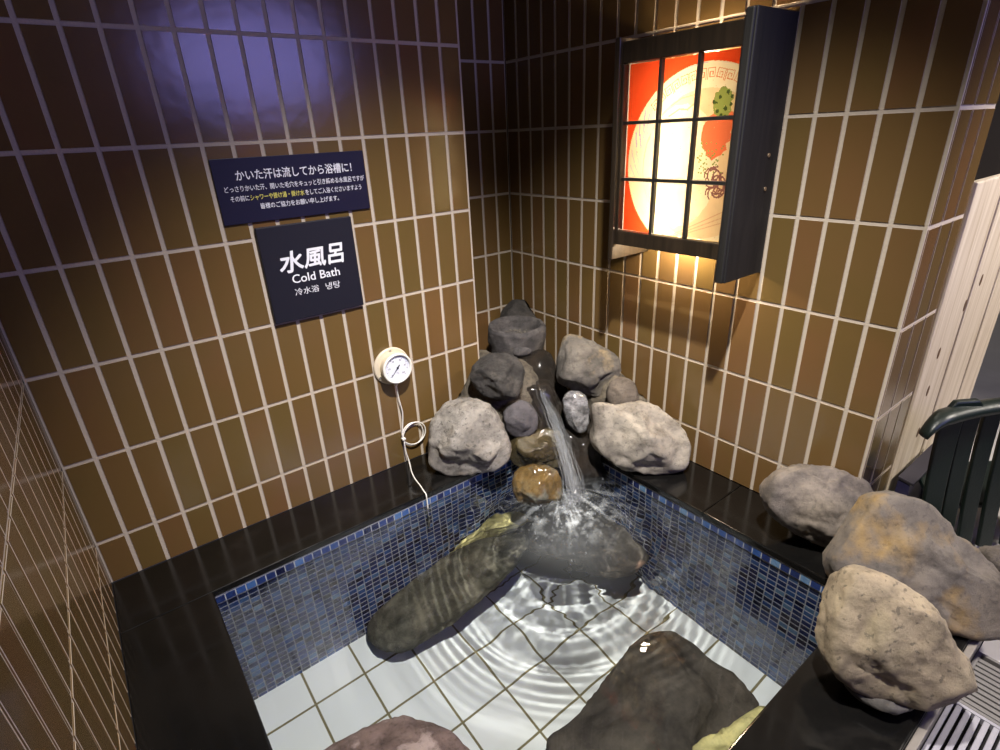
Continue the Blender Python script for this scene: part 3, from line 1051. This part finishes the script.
    # square meander pairs on the rim
    for ang in (62, 76, 90, 104, 118, 134, 48):
        th = math.radians(ang)
        cy, cz = BY + math.cos(th) * BR * 0.885, BZ + math.sin(th) * BR * 0.885
        ty, tz = -math.sin(th), math.cos(th)
        ny, nz = math.cos(th), math.sin(th)
        for sgn in (-1, 1):
            base = [(0.002, -0.011), (0.002, 0.011), (0.022, 0.011), (0.022, -0.007), (0.008, -0.007), (0.008, 0.004), (0.016, 0.004), (0.016, -0.002)]
            pts = [(cy + ty * a * sgn + ny * b * 1.05 * 1, cz + tz * a * sgn + nz * b * 1.05) for a, b in base]
            stroke(pts, 0.0018, 3)
    # lilac ornament on the left of the rim
    for k, ang in enumerate((14, 22, 30, -8, 2, -28, -36)):
        th = math.radians(ang)
        for j in range(4):
            r0 = BR * (0.83 + 0.035 * j)
            a0 = th + (0.05 if j % 2 else -0.03)
            stroke([(BY + math.cos(a0) * r0, BZ + math.sin(a0) * r0), (BY + math.cos(a0 + 0.07) * (r0 + 0.006), BZ + math.sin(a0 + 0.07) * (r0 + 0.006))], 0.0035 if k < 3 else 0.0015, 4)
    for a0, a1 in ((70, 92),):
        stroke([(BY + math.cos(math.radians(a)) * BR * 0.99, BZ + math.sin(math.radians(a)) * BR * 0.99) for a in range(a0, a1, 4)], 0.0015, 4)
    # folds of meat at the top of the bowl
    stroke([(-0.57, 1.085), (-0.60, 1.10), (-0.625, 1.098), (-0.65, 1.115)], 0.004, 9)
    stroke([(-0.575, 1.11), (-0.605, 1.125), (-0.64, 1.13)], 0.003, 9)
    # chilli paste
    shapes.append((ell(-0.712, 1.035, 0.040, 0.052, 30, 0.35, 7), 7))
    shapes.append((ell(-0.735, 1.065, 0.030, 0.025, 24, 0.3, 8), 7))
    # spring onion heap and scattered rings
    rr = random.Random(3)
    shapes.append((ell(-0.722, 1.108, 0.026, 0.034, 26, 0.35, 9), 5))
    for k in range(26):
        a, q = rr.uniform(0, 6.28), math.sqrt(rr.random())
        shapes.append((ell(-0.722 + math.cos(a) * q * 0.026, 1.108 + math.sin(a) * q * 0.036, 0.0045, 0.0045, 8), 6 if k % 2 else 5))
    for k in range(60):
        y, z = rr.uniform(-0.74, -0.665), rr.uniform(0.945, 1.02)
        shapes.append((ell(y, z, 0.0024, 0.0024, 6), 5))
    # wood ear mushroom: dark curled shreds
    for k in range(26):
        a = rr.uniform(0, 6.28)
        cy, cz = -0.728 + rr.uniform(-0.02, 0.02), 0.915 + rr.uniform(-0.022, 0.028)
        R_ = rr.uniform(0.007, 0.018)
        stroke([(cy + math.cos(a + t * 0.5) * R_ * (1 + 0.1 * t), cz + math.sin(a + t * 0.5) * R_ * (1 + 0.1 * t)) for t in range(6)], 0.0035, 8)
    # chopsticks resting low right
    for q in (0.0, 0.014, 0.030):
        stroke([(-0.60, 0.772 + q * 0.2), (-0.775, 0.835 + q)], 0.0025, 9)
    for k in range(120):                       # specks of seasoning
        a, q = rr.uniform(0, 6.28), BR * math.sqrt(rr.uniform(0, 0.9))
        shapes.append((ell(BY + math.cos(a) * q, BZ + math.sin(a) * q, 0.0010, 0.0010, 5), 9))
    for pts, mi in shapes[:1]:
        poly(pts, mi)
    for pts, mi in shapes[1:]:
        poly(pts, mi)
    # only the top-most layer of the print lets light through: drop hidden parts by building a raster of small cells
    cell = 0.0016
    ny_, nz_ = int((P1 - P0) / cell), int((PZ1 - PZ0) / cell)
    grid = [[0] * ny_ for _ in range(nz_)]
    for pts, mi in shapes:
        pts = clip(list(pts))
        if len(pts) < 3:
            continue
        zs = [p[1] for p in pts]
        j0, j1 = int((min(zs) - PZ0) / cell), int((max(zs) - PZ0) / cell) + 1
        for j in range(max(j0, 0), min(j1 + 1, nz_)):
            zc = PZ0 + (j + 0.5) * cell
            xs = []
            for i in range(len(pts)):
                a, b = pts[i - 1], pts[i]
                if (a[1] > zc) != (b[1] > zc):
                    xs.append(a[0] + (zc - a[1]) / (b[1] - a[1]) * (b[0] - a[0]))
            xs.sort()
            for k in range(0, len(xs) - 1, 2):
                i0 = int(round((xs[k] - P0) / cell)); i1 = int(round((xs[k + 1] - P0) / cell))
                for i in range(max(i0, 0), min(max(i1, i0 + 1), ny_)):
                    grid[j][i] = mi
    mb = MB()
    for j in range(nz_):
        i = 0
        while i < ny_:
            k = i
            while k < ny_ and grid[j][k] == grid[j][i]:
                k += 1
            ya, yb = P0 + i * cell, P0 + k * cell
            za, zb_ = PZ0 + j * cell, PZ0 + (j + 1) * cell
            mb.add([(px, ya, za), (px, yb, za), (px, yb, zb_), (px, ya, zb_)], [(0, 1, 2, 3)], 0, grid[j][i])
            i = k
    mb.build('picture_sheet', mats, root)
    # tube lamp behind the sheet
    mb = MB()
    v, f = tube([(1.590, -0.575, 0.80), (1.590, -0.575, 1.16)], 0.011, 14)
    mb.add(v, f)
    # end sockets fixed to the wall
    for zz in (0.785, 1.16):
        mb2 = MB()
        mb2.box(1.575, XB - 0.001, -0.59, -0.56, zz, zz + 0.015)
        mb2.build('lamp_socket', M['white_plastic'], root)
    mb.build('lamp_tube', simple('lamp_tube_glass', (0.9, 0.9, 0.9), 0.4, em=(1.0, 0.80, 0.52), es=LAMP), root, True)


LAMP = 230.0
lantern()
lamp('lantern_bulb', 'POINT', (1.588, -0.570, 0.765), (1.588, -0.570, 0.0), 9.0, (1.0, 0.80, 0.54), shadow_soft_size=0.015)
lamp('lantern_bulb', 'POINT', (1.612, -0.600, 1.200), (1.612, -0.600, 0.0), 4.0, (1.0, 0.80, 0.54), shadow_soft_size=0.015)

# ------------------------------------------------------------------ signs
def text(body, x0, x1, zc, hgt, y, m, parent, name='lettering', bold=0.0, shear=0.0, mult=None):
    cu = bpy.data.curves.new(name, 'FONT')
    cu.body = body
    cu.size = 1.0
    cu.offset = bold
    cu.resolution_u = 3
    cu.shear = shear
    tmp = bpy.data.objects.new('tmp_text', cu)
    COL.objects.link(tmp)
    bpy.context.view_layer.update()
    dg = bpy.context.evaluated_depsgraph_get()
    me = bpy.data.meshes.new_from_object(tmp.evaluated_get(dg))
    bpy.data.objects.remove(tmp)
    xs = [v.co.x for v in me.vertices]; ys = [v.co.y for v in me.vertices]
    a, b, c, d = min(xs), max(xs), min(ys), max(ys)
    off = Vector(parent.location)
    for v in me.vertices:
        v.co = Vector((x0 + (v.co.x - a) / (b - a) * (x1 - x0), y, zc + ((v.co.y - c) / (d - c) - 0.5) * hgt)) - off
    me.name = name
    me.materials.clear()
    o = link(name, me, m, parent)
    return o


root = empty('notice_sign', (0.69, -0.001, 0.880))
tag(root, 'wide navy notice board with small white and yellow writing, the upper of two signs', 'sign')
mb = MB()
mb.box(0.490, 0.890, -0.006, -0.0005, 0.880, 1.037)
mb.build('board', M['black_sign'], root, bevel=0.001)
text('かいた汗は流してから浴槽に！', 0.542, 0.850, 0.996, 0.0255, -0.0064, M['white_ink'], root, bold=0.012)
text('どっさりかいた汗、開いた毛穴をキュッと引き締める水風呂ですが', 0.509, 0.883, 0.965, 0.0150, -0.0064, M['white_ink'], root, bold=0.006)
text('その前に', 0.518, 0.5635, 0.9415, 0.0142, -0.0064, M['white_ink'], root, bold=0.006)
text('シャワーや掛け湯・掛け水', 0.566, 0.706, 0.9415, 0.0145, -0.0064, M['yellow_ink'], root, bold=0.006)
text('をしてご入浴くださいますよう', 0.709, 0.871, 0.9415, 0.0145, -0.0064, M['white_ink'], root, bold=0.006)
text('皆様のご協力をお願い申し上げます。', 0.587, 0.800, 0.9185, 0.0145, -0.0064, M['white_ink'], root, bold=0.006)

root = empty('bath_name_sign', (0.691, -0.001, 0.603))
tag(root, 'square charcoal sign reading Cold Bath in white, the lower of two signs', 'sign')
mb = MB()
mb.box(0.559, 0.824, -0.013, -0.0005, 0.603, 0.8655)
mb.build('board', M['black_sign2'], root, bevel=0.002)
yy = -0.0134
for ch, xa, xb, zc, hh in (('水', 0.600, 0.665, 0.7665, 0.056), ('風', 0.668, 0.729, 0.768, 0.051), ('呂', 0.737, 0.784, 0.770, 0.054)):
    mes = []
    for k, (dx, dz) in enumerate(((0, 0), (0.0016, 0.0004), (-0.0012, 0.0012), (0.0004, -0.0016), (0.0012, 0.0016))):
        o = text(ch, xa + dx, xb + dx, zc + dz, hh, yy - 0.00003 * k, M['white_ink'], root, bold=0.0, shear=0.14)
        mes.append(o)
    bm = bmesh.new()                                     # one thick brush glyph out of the shifted outlines
    for o in mes:
        bm.from_mesh(o.data)
    bm.to_mesh(mes[0].data)
    bm.free()
    for o in mes[1:]:
        bpy.data.objects.remove(o)
text('Cold Bath', 0.627, 0.765, 0.7185, 0.024, yy, M['white_ink'], root, bold=0.010)
text('冷水浴', 0.628, 0.697, 0.6815, 0.020, yy, M['white_ink'], root)
text('냉탕', 0.717, 0.760, 0.6815, 0.020, yy, M['white_ink'], root)

# ------------------------------------------------------------------ thermometer
root = empty('thermometer', (0.891, -0.0008, 0.378))
tag(root, 'round cream dial thermometer on the tiled wall below the signs', 'thermometer')
c = Vector((0.891, 0, 0.378))
mb = MB()
disc(mb, c + Vector((0, -0.001, 0)), (0, -1, 0), (0, 0, 1), 0.063, 0.005, 56)
disc(mb, c + Vector((0, -0.006, 0)), (0, -1, 0), (0, 0, 1), 0.063, 0.003, 56, r2=0.060)
bp_ = mb.build('back_plate', M['cream_plastic'], root)
for sx_, sz_ in ((0, 0.0555), (-0.048, -0.0277)):
    mb = MB()
    disc(mb, c + Vector((sx_, -0.0092, sz_)), (0, -1, 0), (0, 0, 1), 0.0035, 0.002, 14)
    mb.build('screw', M['steel'], bp_)
mb = MB()
disc(mb, c + Vector((0.004, -0.009, 0)), (0, -1, 0), (0, 0, 1), 0.048, 0.024, 56, r2=0.050)
mb.build('case', M['cream_plastic'], root)
# ring bezel (lathe)
n = 60
prof = [(0.0505, -0.033), (0.0525, -0.037), (0.0515, -0.042), (0.0475, -0.044), (0.0440, -0.041), (0.0440, -0.034)]
cc = c + Vector((0.004, 0, 0))
vs = [cc + Vector((math.cos(2 * math.pi * k / n) * r_, y_, math.sin(2 * math.pi * k / n) * r_)) for r_, y_ in prof for k in range(n)]
fs = [(i * n + k, i * n + (k + 1) % n, ((i + 1) % 6) * n + (k + 1) % n, ((i + 1) % 6) * n + k) for i in range(6) for k in range(n)]
mb = MB(); mb.add(vs, fs)
mb.build('bezel', M['white_plastic'], root, True)
mb = MB()
disc(mb, cc + Vector((0, -0.034, 0)), (0, -1, 0), (0, 0, 1), 0.0445, 0.002, 56)
dial = mb.build('dial', M['dial_face'], root)
mb = MB()
for k in range(41):
    a = math.radians(-135 + 270 * k / 40)
    d = Vector((math.sin(a), 0, math.cos(a)))
    q = Vector((math.cos(a), 0, -math.sin(a)))
    r0, r1, wd = (0.0335, 0.0395, 0.0006) if k % 5 == 0 else (0.0370, 0.0395, 0.0003)
    o_ = cc + Vector((0, -0.0361, 0))
    mb.prism([o_ + d * r0 - q * wd, o_ + d * r1 - q * wd, o_ + d * r1 + q * wd, o_ + d * r0 + q * wd], (0, -0.0002, 0))
mb.build('scale_marks', M['black'], dial)
for k, tx in enumerate(('0', '10', '20', '30', '40', '50')):
    a = math.radians(-135 + 54 * k)
    px_, pz_ = cc.x + math.sin(a) * 0.0285, cc.z + math.cos(a) * 0.0285
    wd = 0.0022 if len(tx) == 1 else 0.0042
    text(tx, px_ - wd, px_ + wd, pz_, 0.0058, -0.0364, M['black'], root, 'numeral')
text('℃', cc.x - 0.004, cc.x + 0.004, cc.z - 0.017, 0.006, -0.0364, M['black'], root, 'numeral')
mb = MB()
d = Vector((-0.66, 0, -0.75)).normalized(); q = Vector((d.z, 0, -d.x))
hub = cc + Vector((0.001, -0.0372, 0.001))
mb.prism([hub - d * 0.012 - q * 0.0018, hub - d * 0.012 + q * 0.0018, hub + d * 0.036 + q * 0.0004, hub + d * 0.036 - q * 0.0004], (0, -0.0006, 0))
disc(mb, hub + Vector((0, 0.0004, 0)), (0, -1, 0), (0, 0, 1), 0.0036, 0.002, 18)
mb.build('needle', M['black'], root)
mb = MB()
disc(mb, c + Vector((0.000, -0.018, -0.048)), (0, 0, -1), (0, 1, 0), 0.006, 0.018, 16)
mb.build('cord_gland', M['cream_plastic'], root)
# cord: down the wall, a tied loop, over the ledge and into the water
pts = [(0.891, -0.018, 0.312), (0.897, -0.012, 0.26), (0.905, -0.010, 0.20), (0.898, -0.010, 0.145), (0.893, -0.010, 0.115)]
loop = []
for k in range(0, 27):
    a = math.radians(205 - 27.7 * k * 1.0)
    rr_ = 0.041 + 0.0035 * math.sin(k * 0.7) + 0.002 * (k // 13)
    loop.append((0.937 + math.cos(a) * rr_, -0.008 - 0.0002 * k, 0.106 + math.sin(a) * rr_ * 1.02))
pts += loop
pts += [(0.895, -0.014, 0.085), (0.896, -0.016, 0.05), (0.900, -0.020, 0.018), (0.896, -0.035, 0.0035), (0.880, -0.075, 0.003), (0.868, -0.120, 0.003), (0.862, -0.165, 0.003), (0.855, -0.2, 0.0035), (0.853, -0.2175, 0.002),
        (0.852, -0.2225, -0.012), (0.851, -0.224, -0.05), (0.849, -0.225, -0.105)]
sp = spline(pts, 6)
v, f = tube(sp, 0.0022, 8)
mb = MB(); mb.add(v, f)
mb.build('cord', M['white_plastic'], root, True)
v, f = tube([(0.849, -0.225, -0.100), (0.847, -0.226, -0.175)], 0.0036, 10)
mb = MB(); mb.add(v, f)
mb.build('probe', M['steel'], root, True)
mb = MB()
mb.box(0.889, 0.901, -0.019, -0.006, 0.098, 0.105)
mb.build('cable_tie', M['white_plastic'], root, bevel=0.001)

# ------------------------------------------------------------------ floor outside, drain grates, boards, chair
mb = MB()
mb.box(1.7015, 6.5, -6.0, 4.0, -0.10, -0.06)
mb.box(-1.5, 1.70, -6.0, -1.4925, -0.10, -0.0725)
o = mb.build('floor', tile_mat('pale_wet_floor_stone', [(0.0, (0.44, 0.42, 0.40)), (1.0, (0.60, 0.58, 0.56))], 0.3, 1.2, 8, 0.1))
tag(o, kind='structure')
mb = MB()
mb.box(0.0, 1.70, -1.4905, -1.4765, -0.0720, -0.010)
o = mb.build('trim_8', M['curb_face'], bevel=0.002)
tag(o, kind='structure')


def grate(name, x0, x1, y0, y1, along, pitch, sw, m, label):
    root = empty(name, ((x0 + x1) / 2, (y0 + y1) / 2, -0.0722))
    tag(root, label, 'drain grate')
    fr = MB()
    fw = 0.008
    zt, zb_ = -0.056, -0.072
    fr.box(x0, x1, y0, y0 + fw, zb_, zt); fr.box(x0, x1, y1 - fw, y1, zb_, zt)
    fr.box(x0, x0 + fw, y0 + fw, y1 - fw, zb_, zt); fr.box(x1 - fw, x1, y0 + fw, y1 - fw, zb_, zt)
    fr.build('frame', m, root, bevel=0.001)
    g = MB()
    g.box(x0 + fw, x1 - fw, y0 + fw, y1 - fw, zb_, zb_ + 0.001)
    g.build('gutter_pan', M['gutter'], root)
    if along == 'x':
        n_ = int((y1 - y0 - 2 * fw - 0.002) / pitch)
        for k in range(min(n_, 26)):
            s_ = MB()
            yb = y1 - fw - 0.004 - k * pitch
            s_.box(x0 + fw, x1 - fw, yb - sw, yb, zb_ + 0.002, zt - 0.0008)
            s_.build('slat', m, root, bevel=0.0012)
    else:
        n_ = int((x1 - x0 - 2 * fw - 0.002) / pitch)
        for k in range(n_):
            s_ = MB()
            xb = x0 + fw + 0.003 + k * pitch
            s_.box(xb, xb + sw, y0 + fw, y1 - fw, zb_ + 0.002, zt - 0.0008)
            s_.build('slat', m, root, bevel=0.001)


grate('drain_grate', 0.83, 1.368, -1.80, -1.4925, 'x', 0.0150, 0.0098, M['grate_grey'], 'light grey drain grate with long wide slats at the bottom right corner')
grate('drain_grate', 1.3685, 1.545, -1.80, -1.4925, 'y', 0.0150, 0.0105, M['grate_dark'], 'taupe drain grate with fine slats behind the light grey grate')

# pale boards
random.seed(12)
bx, wds = 1.893, [0.118, 0.128, 0.122, 0.128, 0.122, 0.085]
for k, wd in enumerate(wds):
    mb = MB()
    zt = 0.91 if k < 5 else 0.93
    mb.box(bx, bx + wd - 0.004, YE - 0.010 + 0.003 * (k % 2), YE + 0.012, -0.058, zt, random.random())
    lb = ['first pale wooden board, next to the brown tiled column end', 'pale board with two dark knots, second from the tiled column', 'third pale wooden board from the tiled column',
          'pale board fourth from the tiled column, above the chair', 'fifth pale board from the tiled column, next to the last narrow one', 'narrow last pale board at the outer edge of the screen'][k]
    o = mb.build('wooden_board', M['pale_wood'], bevel=0.004)
    o_loc = Vector((bx + wd / 2, YE, -0.058))
    for v in o.data.vertices:
        v.co -= o_loc
    o.location = o_loc
    tag(o, lb, 'board', 'pale boards of the screen')
    bx += wd + 0.0005
# knots are set in the boards' faces
boards = [o for o in COL.objects if o.name.startswith('wooden_board')]
for bi, x_, z_ in ((0, 1.992, 0.452), (0, 1.996, 0.335), (1, 2.125, 0.56), (1, 2.04, 0.18), (2, 2.2, 0.62)):
    mb = MB()
    n_ = 14
    yk = YE - 0.0103 + 0.003 * (bi % 2)
    par = boards[bi]
    vs_ = [Vector((x_ + math.cos(2 * math.pi * k / n_) * 0.009, yk, z_ + math.sin(2 * math.pi * k / n_) * 0.017)) for k in range(n_)]
    mb.prism(vs_, (0, -0.0006, 0))
    mb.build('knot', M['knot'], par)
mb = MB()
mb.box(XB + 0.237, 2.60, YE + 0.013, YE + 0.05, -0.06, 2.35)
o = mb.build('wall_screen', simple('dark_backing', (0.010, 0.008, 0.007), 0.9, spec=0.05))
tag(o, kind='structure')
mb = MB()
mb.box(1.7, 6.5, 3.0, 3.1, -0.06, 2.35)
mb.box(6.4, 6.5, -6.0, 3.0, -0.06, 2.35)
o = mb.build('wall_far', simple('dark_far_wall', (0.016, 0.013, 0.012), 0.9, spec=0.05))
tag(o, kind='structure')
# dark navy kick box at the foot of the boards
root = empty('kick_box', (2.03, -1.24, -0.06))
tag(root, 'dark navy box with a sloping lid at the foot of the pale boards', 'box')
mb = MB()
mb.prism([(1.880, -1.184, -0.0595), (1.880, -1.184, 0.095), (1.880, -1.215, 0.090), (1.880, -1.225, -0.0595)], (0.165, 0, 0))
mb.build('body', M['navy_plastic'], root, bevel=0.002)
mb = MB()
mb.prism([(1.876, -1.183, 0.0975), (1.876, -1.183, 0.107), (1.876, -1.224, 0.100), (1.876, -1.224, 0.091)], (0.290, 0, 0))
mb.build('lid', simple('navy_lid', (0.018, 0.015, 0.022), 0.5), root, bevel=0.002)


# chair: low dark green plastic chair, back towards the camera
def chair():
    D = 1.42
    fw_ = Vector((0.61, 0.79, 0)).normalized()          # into the scene
    wv = Vector((0.793, -0.609, 0)).normalized()        # to the right
    ctr = at(1014, 430, D)
    ctr.z = -0.06
    root = empty('plastic_chair', (ctr.x, ctr.y, -0.06))
    tag(root, 'low dark green plastic chair with a slatted curved back behind the boulders', 'chair')
    G = M['green_plastic']
    half = 0.262
    ztop = 0.392

    def P(u, d, z):                                      # u across, d into the scene
        return ctr + wv * u + fw_ * d + Z * (z + 0.06)

    def curve(u):
        return -0.05 + 0.10 * (u / half) ** 2 * -1
    # back slats
    nsl = 8
    for k in range(nsl):
        u = -half + 0.045 + k * (2 * half - 0.09) / (nsl - 1)
        wd = 0.0245 if k not in (0, nsl - 1) else 0.030
        mb = MB()
        ring = []
        vs, fs = [], []
        for i in range(13):
            t = i / 12
            z = -0.02 + (ztop + 0.005) * t
            d = -0.015 - 0.05 * (1 - t) ** 1.5 - 0.05 * (u / half) ** 2
            for a, b in ((-wd, -0.006), (wd, -0.006), (wd, 0.006), (-wd, 0.006)):
                vs.append(P(u + a * (0.9 - 0.12 * (1 - t)), d + b, z))
        for i in range(12):
            for j in range(4):
                fs.append((i * 4 + j, i * 4 + (j + 1) % 4, (i + 1) * 4 + (j + 1) % 4, (i + 1) * 4 + j))
        fs += [(0, 1, 2, 3), (51, 50, 49, 48)]
        mb.add(vs, fs)
        mb.build('back_slat', G, root, bevel=0.003)
    # top rail: broad lip ending in a down-curled horn on each side
    vs, fs = [], []
    n_ = 40
    for i in range(n_ + 1):
        s_ = -1 + 2 * i / n_
        u = s_ * (half + 0.045)
        e_ = max(0, abs(s_) - 0.80) / 0.20
        z = ztop - 0.036 * e_ ** 2 + 0.006 * (1 - s_ * s_)
        d = -0.02 - 0.05 * (u / half) ** 2
        hw = 0.026 * (1 - 0.40 * e_)
        th = 0.019 * (1 - 0.45 * e_)
        for a, b in ((-hw, -th * 0.8), (-hw * 1.05, -th * 0.1), (-hw * 0.6, 0.006), (0, 0.010), (hw * 0.6, 0.006), (hw * 1.05, -th * 0.1), (hw, -th * 0.8), (hw * 0.6, -th), (-hw * 0.6, -th)):
            vs.append(P(u, d + a, z + b))
    for i in range(n_):
        for j in range(9):
            fs.append((i * 9 + j, i * 9 + (j + 1) % 9, (i + 1) * 9 + (j + 1) % 9, (i + 1) * 9 + j))
    fs += [tuple(range(9)), tuple(n_ * 9 + k for k in range(8, -1, -1))]
    mb = MB(); mb.add(vs, fs)
    mb.build('top_rail', G, root, True)
    mb = MB()
    mb.prism([P(-half + 0.03, -0.052, ztop - 0.004), P(-half + 0.12, -0.052, ztop + 0.004), P(-half + 0.105, -0.048, ztop + 0.026), P(-half + 0.05, -0.048, ztop + 0.024)], fw_ * 0.018)
    mb.build('grip', G, root, bevel=0.004)
    # seat towards the camera side of the back, resting on four legs
    mb = MB()
    a = [P(-half + 0.10, -0.02, 0.085), P(half - 0.03, -0.02, 0.085), P(half - 0.05, 0.17, 0.095), P(-half + 0.17, 0.17, 0.095)]
    mb.prism(a, Z * -0.018)
    mb.build('seat', G, root, bevel=0.006)
    for u, d in ((-half + 0.12, -0.0), (half - 0.05, -0.0), (half - 0.08, 0.15), (-half + 0.20, 0.15)):
        mb = MB()
        q = [P(u - 0.018, d - 0.015, 0.07), P(u + 0.018, d - 0.015, 0.07), P(u + 0.018, d + 0.015, 0.07), P(u - 0.018, d + 0.015, 0.07)]
        b = [P(u - 0.012, d - 0.010, -0.0595), P(u + 0.012, d - 0.010, -0.0595), P(u + 0.012, d + 0.010, -0.0595), P(u - 0.012, d + 0.010, -0.0595)]
        mb.add(q + b, [(0, 1, 2, 3), (7, 6, 5, 4), (0, 4, 5, 1), (1, 5, 6, 2), (2, 6, 7, 3), (3, 7, 4, 0)])
        mb.build('leg', G, root, bevel=0.003)


chair()

# ------------------------------------------------------------------ falling water, splash drops
from mathutils.bvhtree import BVHTree
dgv, dgf = [], []
for o in COL.objects:
    if o.type == 'MESH' and any(k in o.name for k in ('cascade_rock', 'pillar_rock', 'step_rock', 'ochre_rock')):
        b0 = len(dgv)
        dgv += [v.co + o.location for v in o.data.vertices]
        dgf += [tuple(b0 + i for i in p.vertices) for p in o.data.polygons]
bvh = BVHTree.FromPolygons(dgv, dgf)
m, nt, b = mat('aerated_water')
b.inputs['Base Color'].default_value = (0.86, 0.89, 0.93, 1)
b.inputs['Roughness'].default_value = 0.08
b.inputs['IOR'].default_value = 1.33
b.inputs['Transmission Weight'].default_value = 0.85
b.inputs['Alpha'].default_value = 0.4
AER = m
rr = random.Random(21)
path = [(533, 352, 2.09), (538, 375, 2.06), (544, 398, 2.03), (551, 412, 2.00), (558, 430, 1.97), (563, 446, 1.92), (568, 466, 1.87), (573, 484, 1.83), (576, 503, 1.795)]


def pth(t):
    k = t * (len(path) - 1)
    i = min(int(k), len(path) - 2)
    f_ = k - i
    return tuple(path[i][j] * (1 - f_) + path[i + 1][j] * f_ for j in range(3))


mb = MB()
for s_ in range(60):
    t0 = rr.uniform(0.34, 0.70) if s_ % 5 else rr.uniform(0.12, 0.34)
    t1 = min(1.0, t0 + rr.uniform(0.18, 0.5))
    off = rr.gauss(0, 1)
    pts, rad = [], []
    for k in range(15):
        t = t0 + (t1 - t0) * k / 14
        x, y, D = pth(t)
        sp_ = 2.4 + 4.2 * t
        x += off * sp_ * 0.75 + 0.7 * math.sin(k * 0.8 + s_)
        D -= 0.02 * abs(off) * 0.2
        h_ = bvh.ray_cast(CAM, ray(x, y).normalized())
        if h_[0] is not None:
            Dh = (h_[0] - CAM).dot(FW)
            D = min(D, Dh - 0.004)
        p = at(x, y, D)
        if p.z < ZW - 0.01:
            break
        pts.append(p)
        rad.append((0.0003 + 0.0015 * math.sin(math.pi * k / 14)) * rr.uniform(0.5, 1.1))
    if len(pts) > 3:
        v, f = tube(pts, 0.001, 6, rad=rad)
        mb.add(v, f)
for layer in range(3):                       # thin torn sheets between the strands
    vs, fs = [], []
    na, nb_ = 60, 9
    for i in range(na + 1):
        t = 0.22 + 0.78 * i / na
        x, y, D = pth(t)
        x += (layer - 1) * 2.2 * t
        hw_ = (2.0 + 5.0 * t) * (0.8 + 0.35 * noise.noise(Vector((t * 9, layer * 3.1, 0))))
        for j in range(nb_ + 1):
            q = -1 + 2 * j / nb_
            xx = x + q * hw_
            DD = D
            h_ = bvh.ray_cast(CAM, ray(xx, y).normalized())
            if h_[0] is not None:
                DD = min(DD, (h_[0] - CAM).dot(FW) - 0.003)
            DD -= 0.004 * (1 - q * q) + 0.003 * noise.noise(Vector((q * 4 + layer * 7, t * 26, 1.0))) + 0.002 * layer
            vs.append(at(xx, y, DD))
    for i in range(na):
        for j in range(nb_):
            if noise.noise(Vector((j * 0.9 + layer * 5, i * 0.16, 3.3))) > 0.22:
                continue
            fs.append((i * (nb_ + 1) + j, i * (nb_ + 1) + j + 1, (i + 1) * (nb_ + 1) + j + 1, (i + 1) * (nb_ + 1) + j))
    mb.add(vs, fs)
o = mb.build('falling_water', AER, None, True)
tag(o, 'thin stream of water falling from the stone cascade into the pool', 'water', kind='stuff')
mb = MB()
for k in range(950):
    a, q = rr.uniform(0, 6.28), abs(rr.gauss(0, 0.10))
    c_ = Vector((1.20 + math.cos(a) * q, -0.50 + math.sin(a) * q * 1.2 - 0.02, ZW + 0.004 + abs(rr.gauss(0, 0.028)) * math.exp(-q / 0.15)))
    s_ = 0.0008 + 0.0026 * rr.random() ** 3
    bm = bmesh.new()
    bmesh.ops.create_icosphere(bm, subdivisions=1, radius=s_)
    st = rr.uniform(1, 2.2)
    mb.add([c_ + Vector((v.co.x, v.co.y, v.co.z * st)) for v in bm.verts], [tuple(v.index for v in f.verts) for f in bm.faces])
    bm.free()
o = mb.build('splash_drops', AER, None, True)
tag(o, 'splashing drops where the falling water hits the pool', 'water drops', kind='stuff')
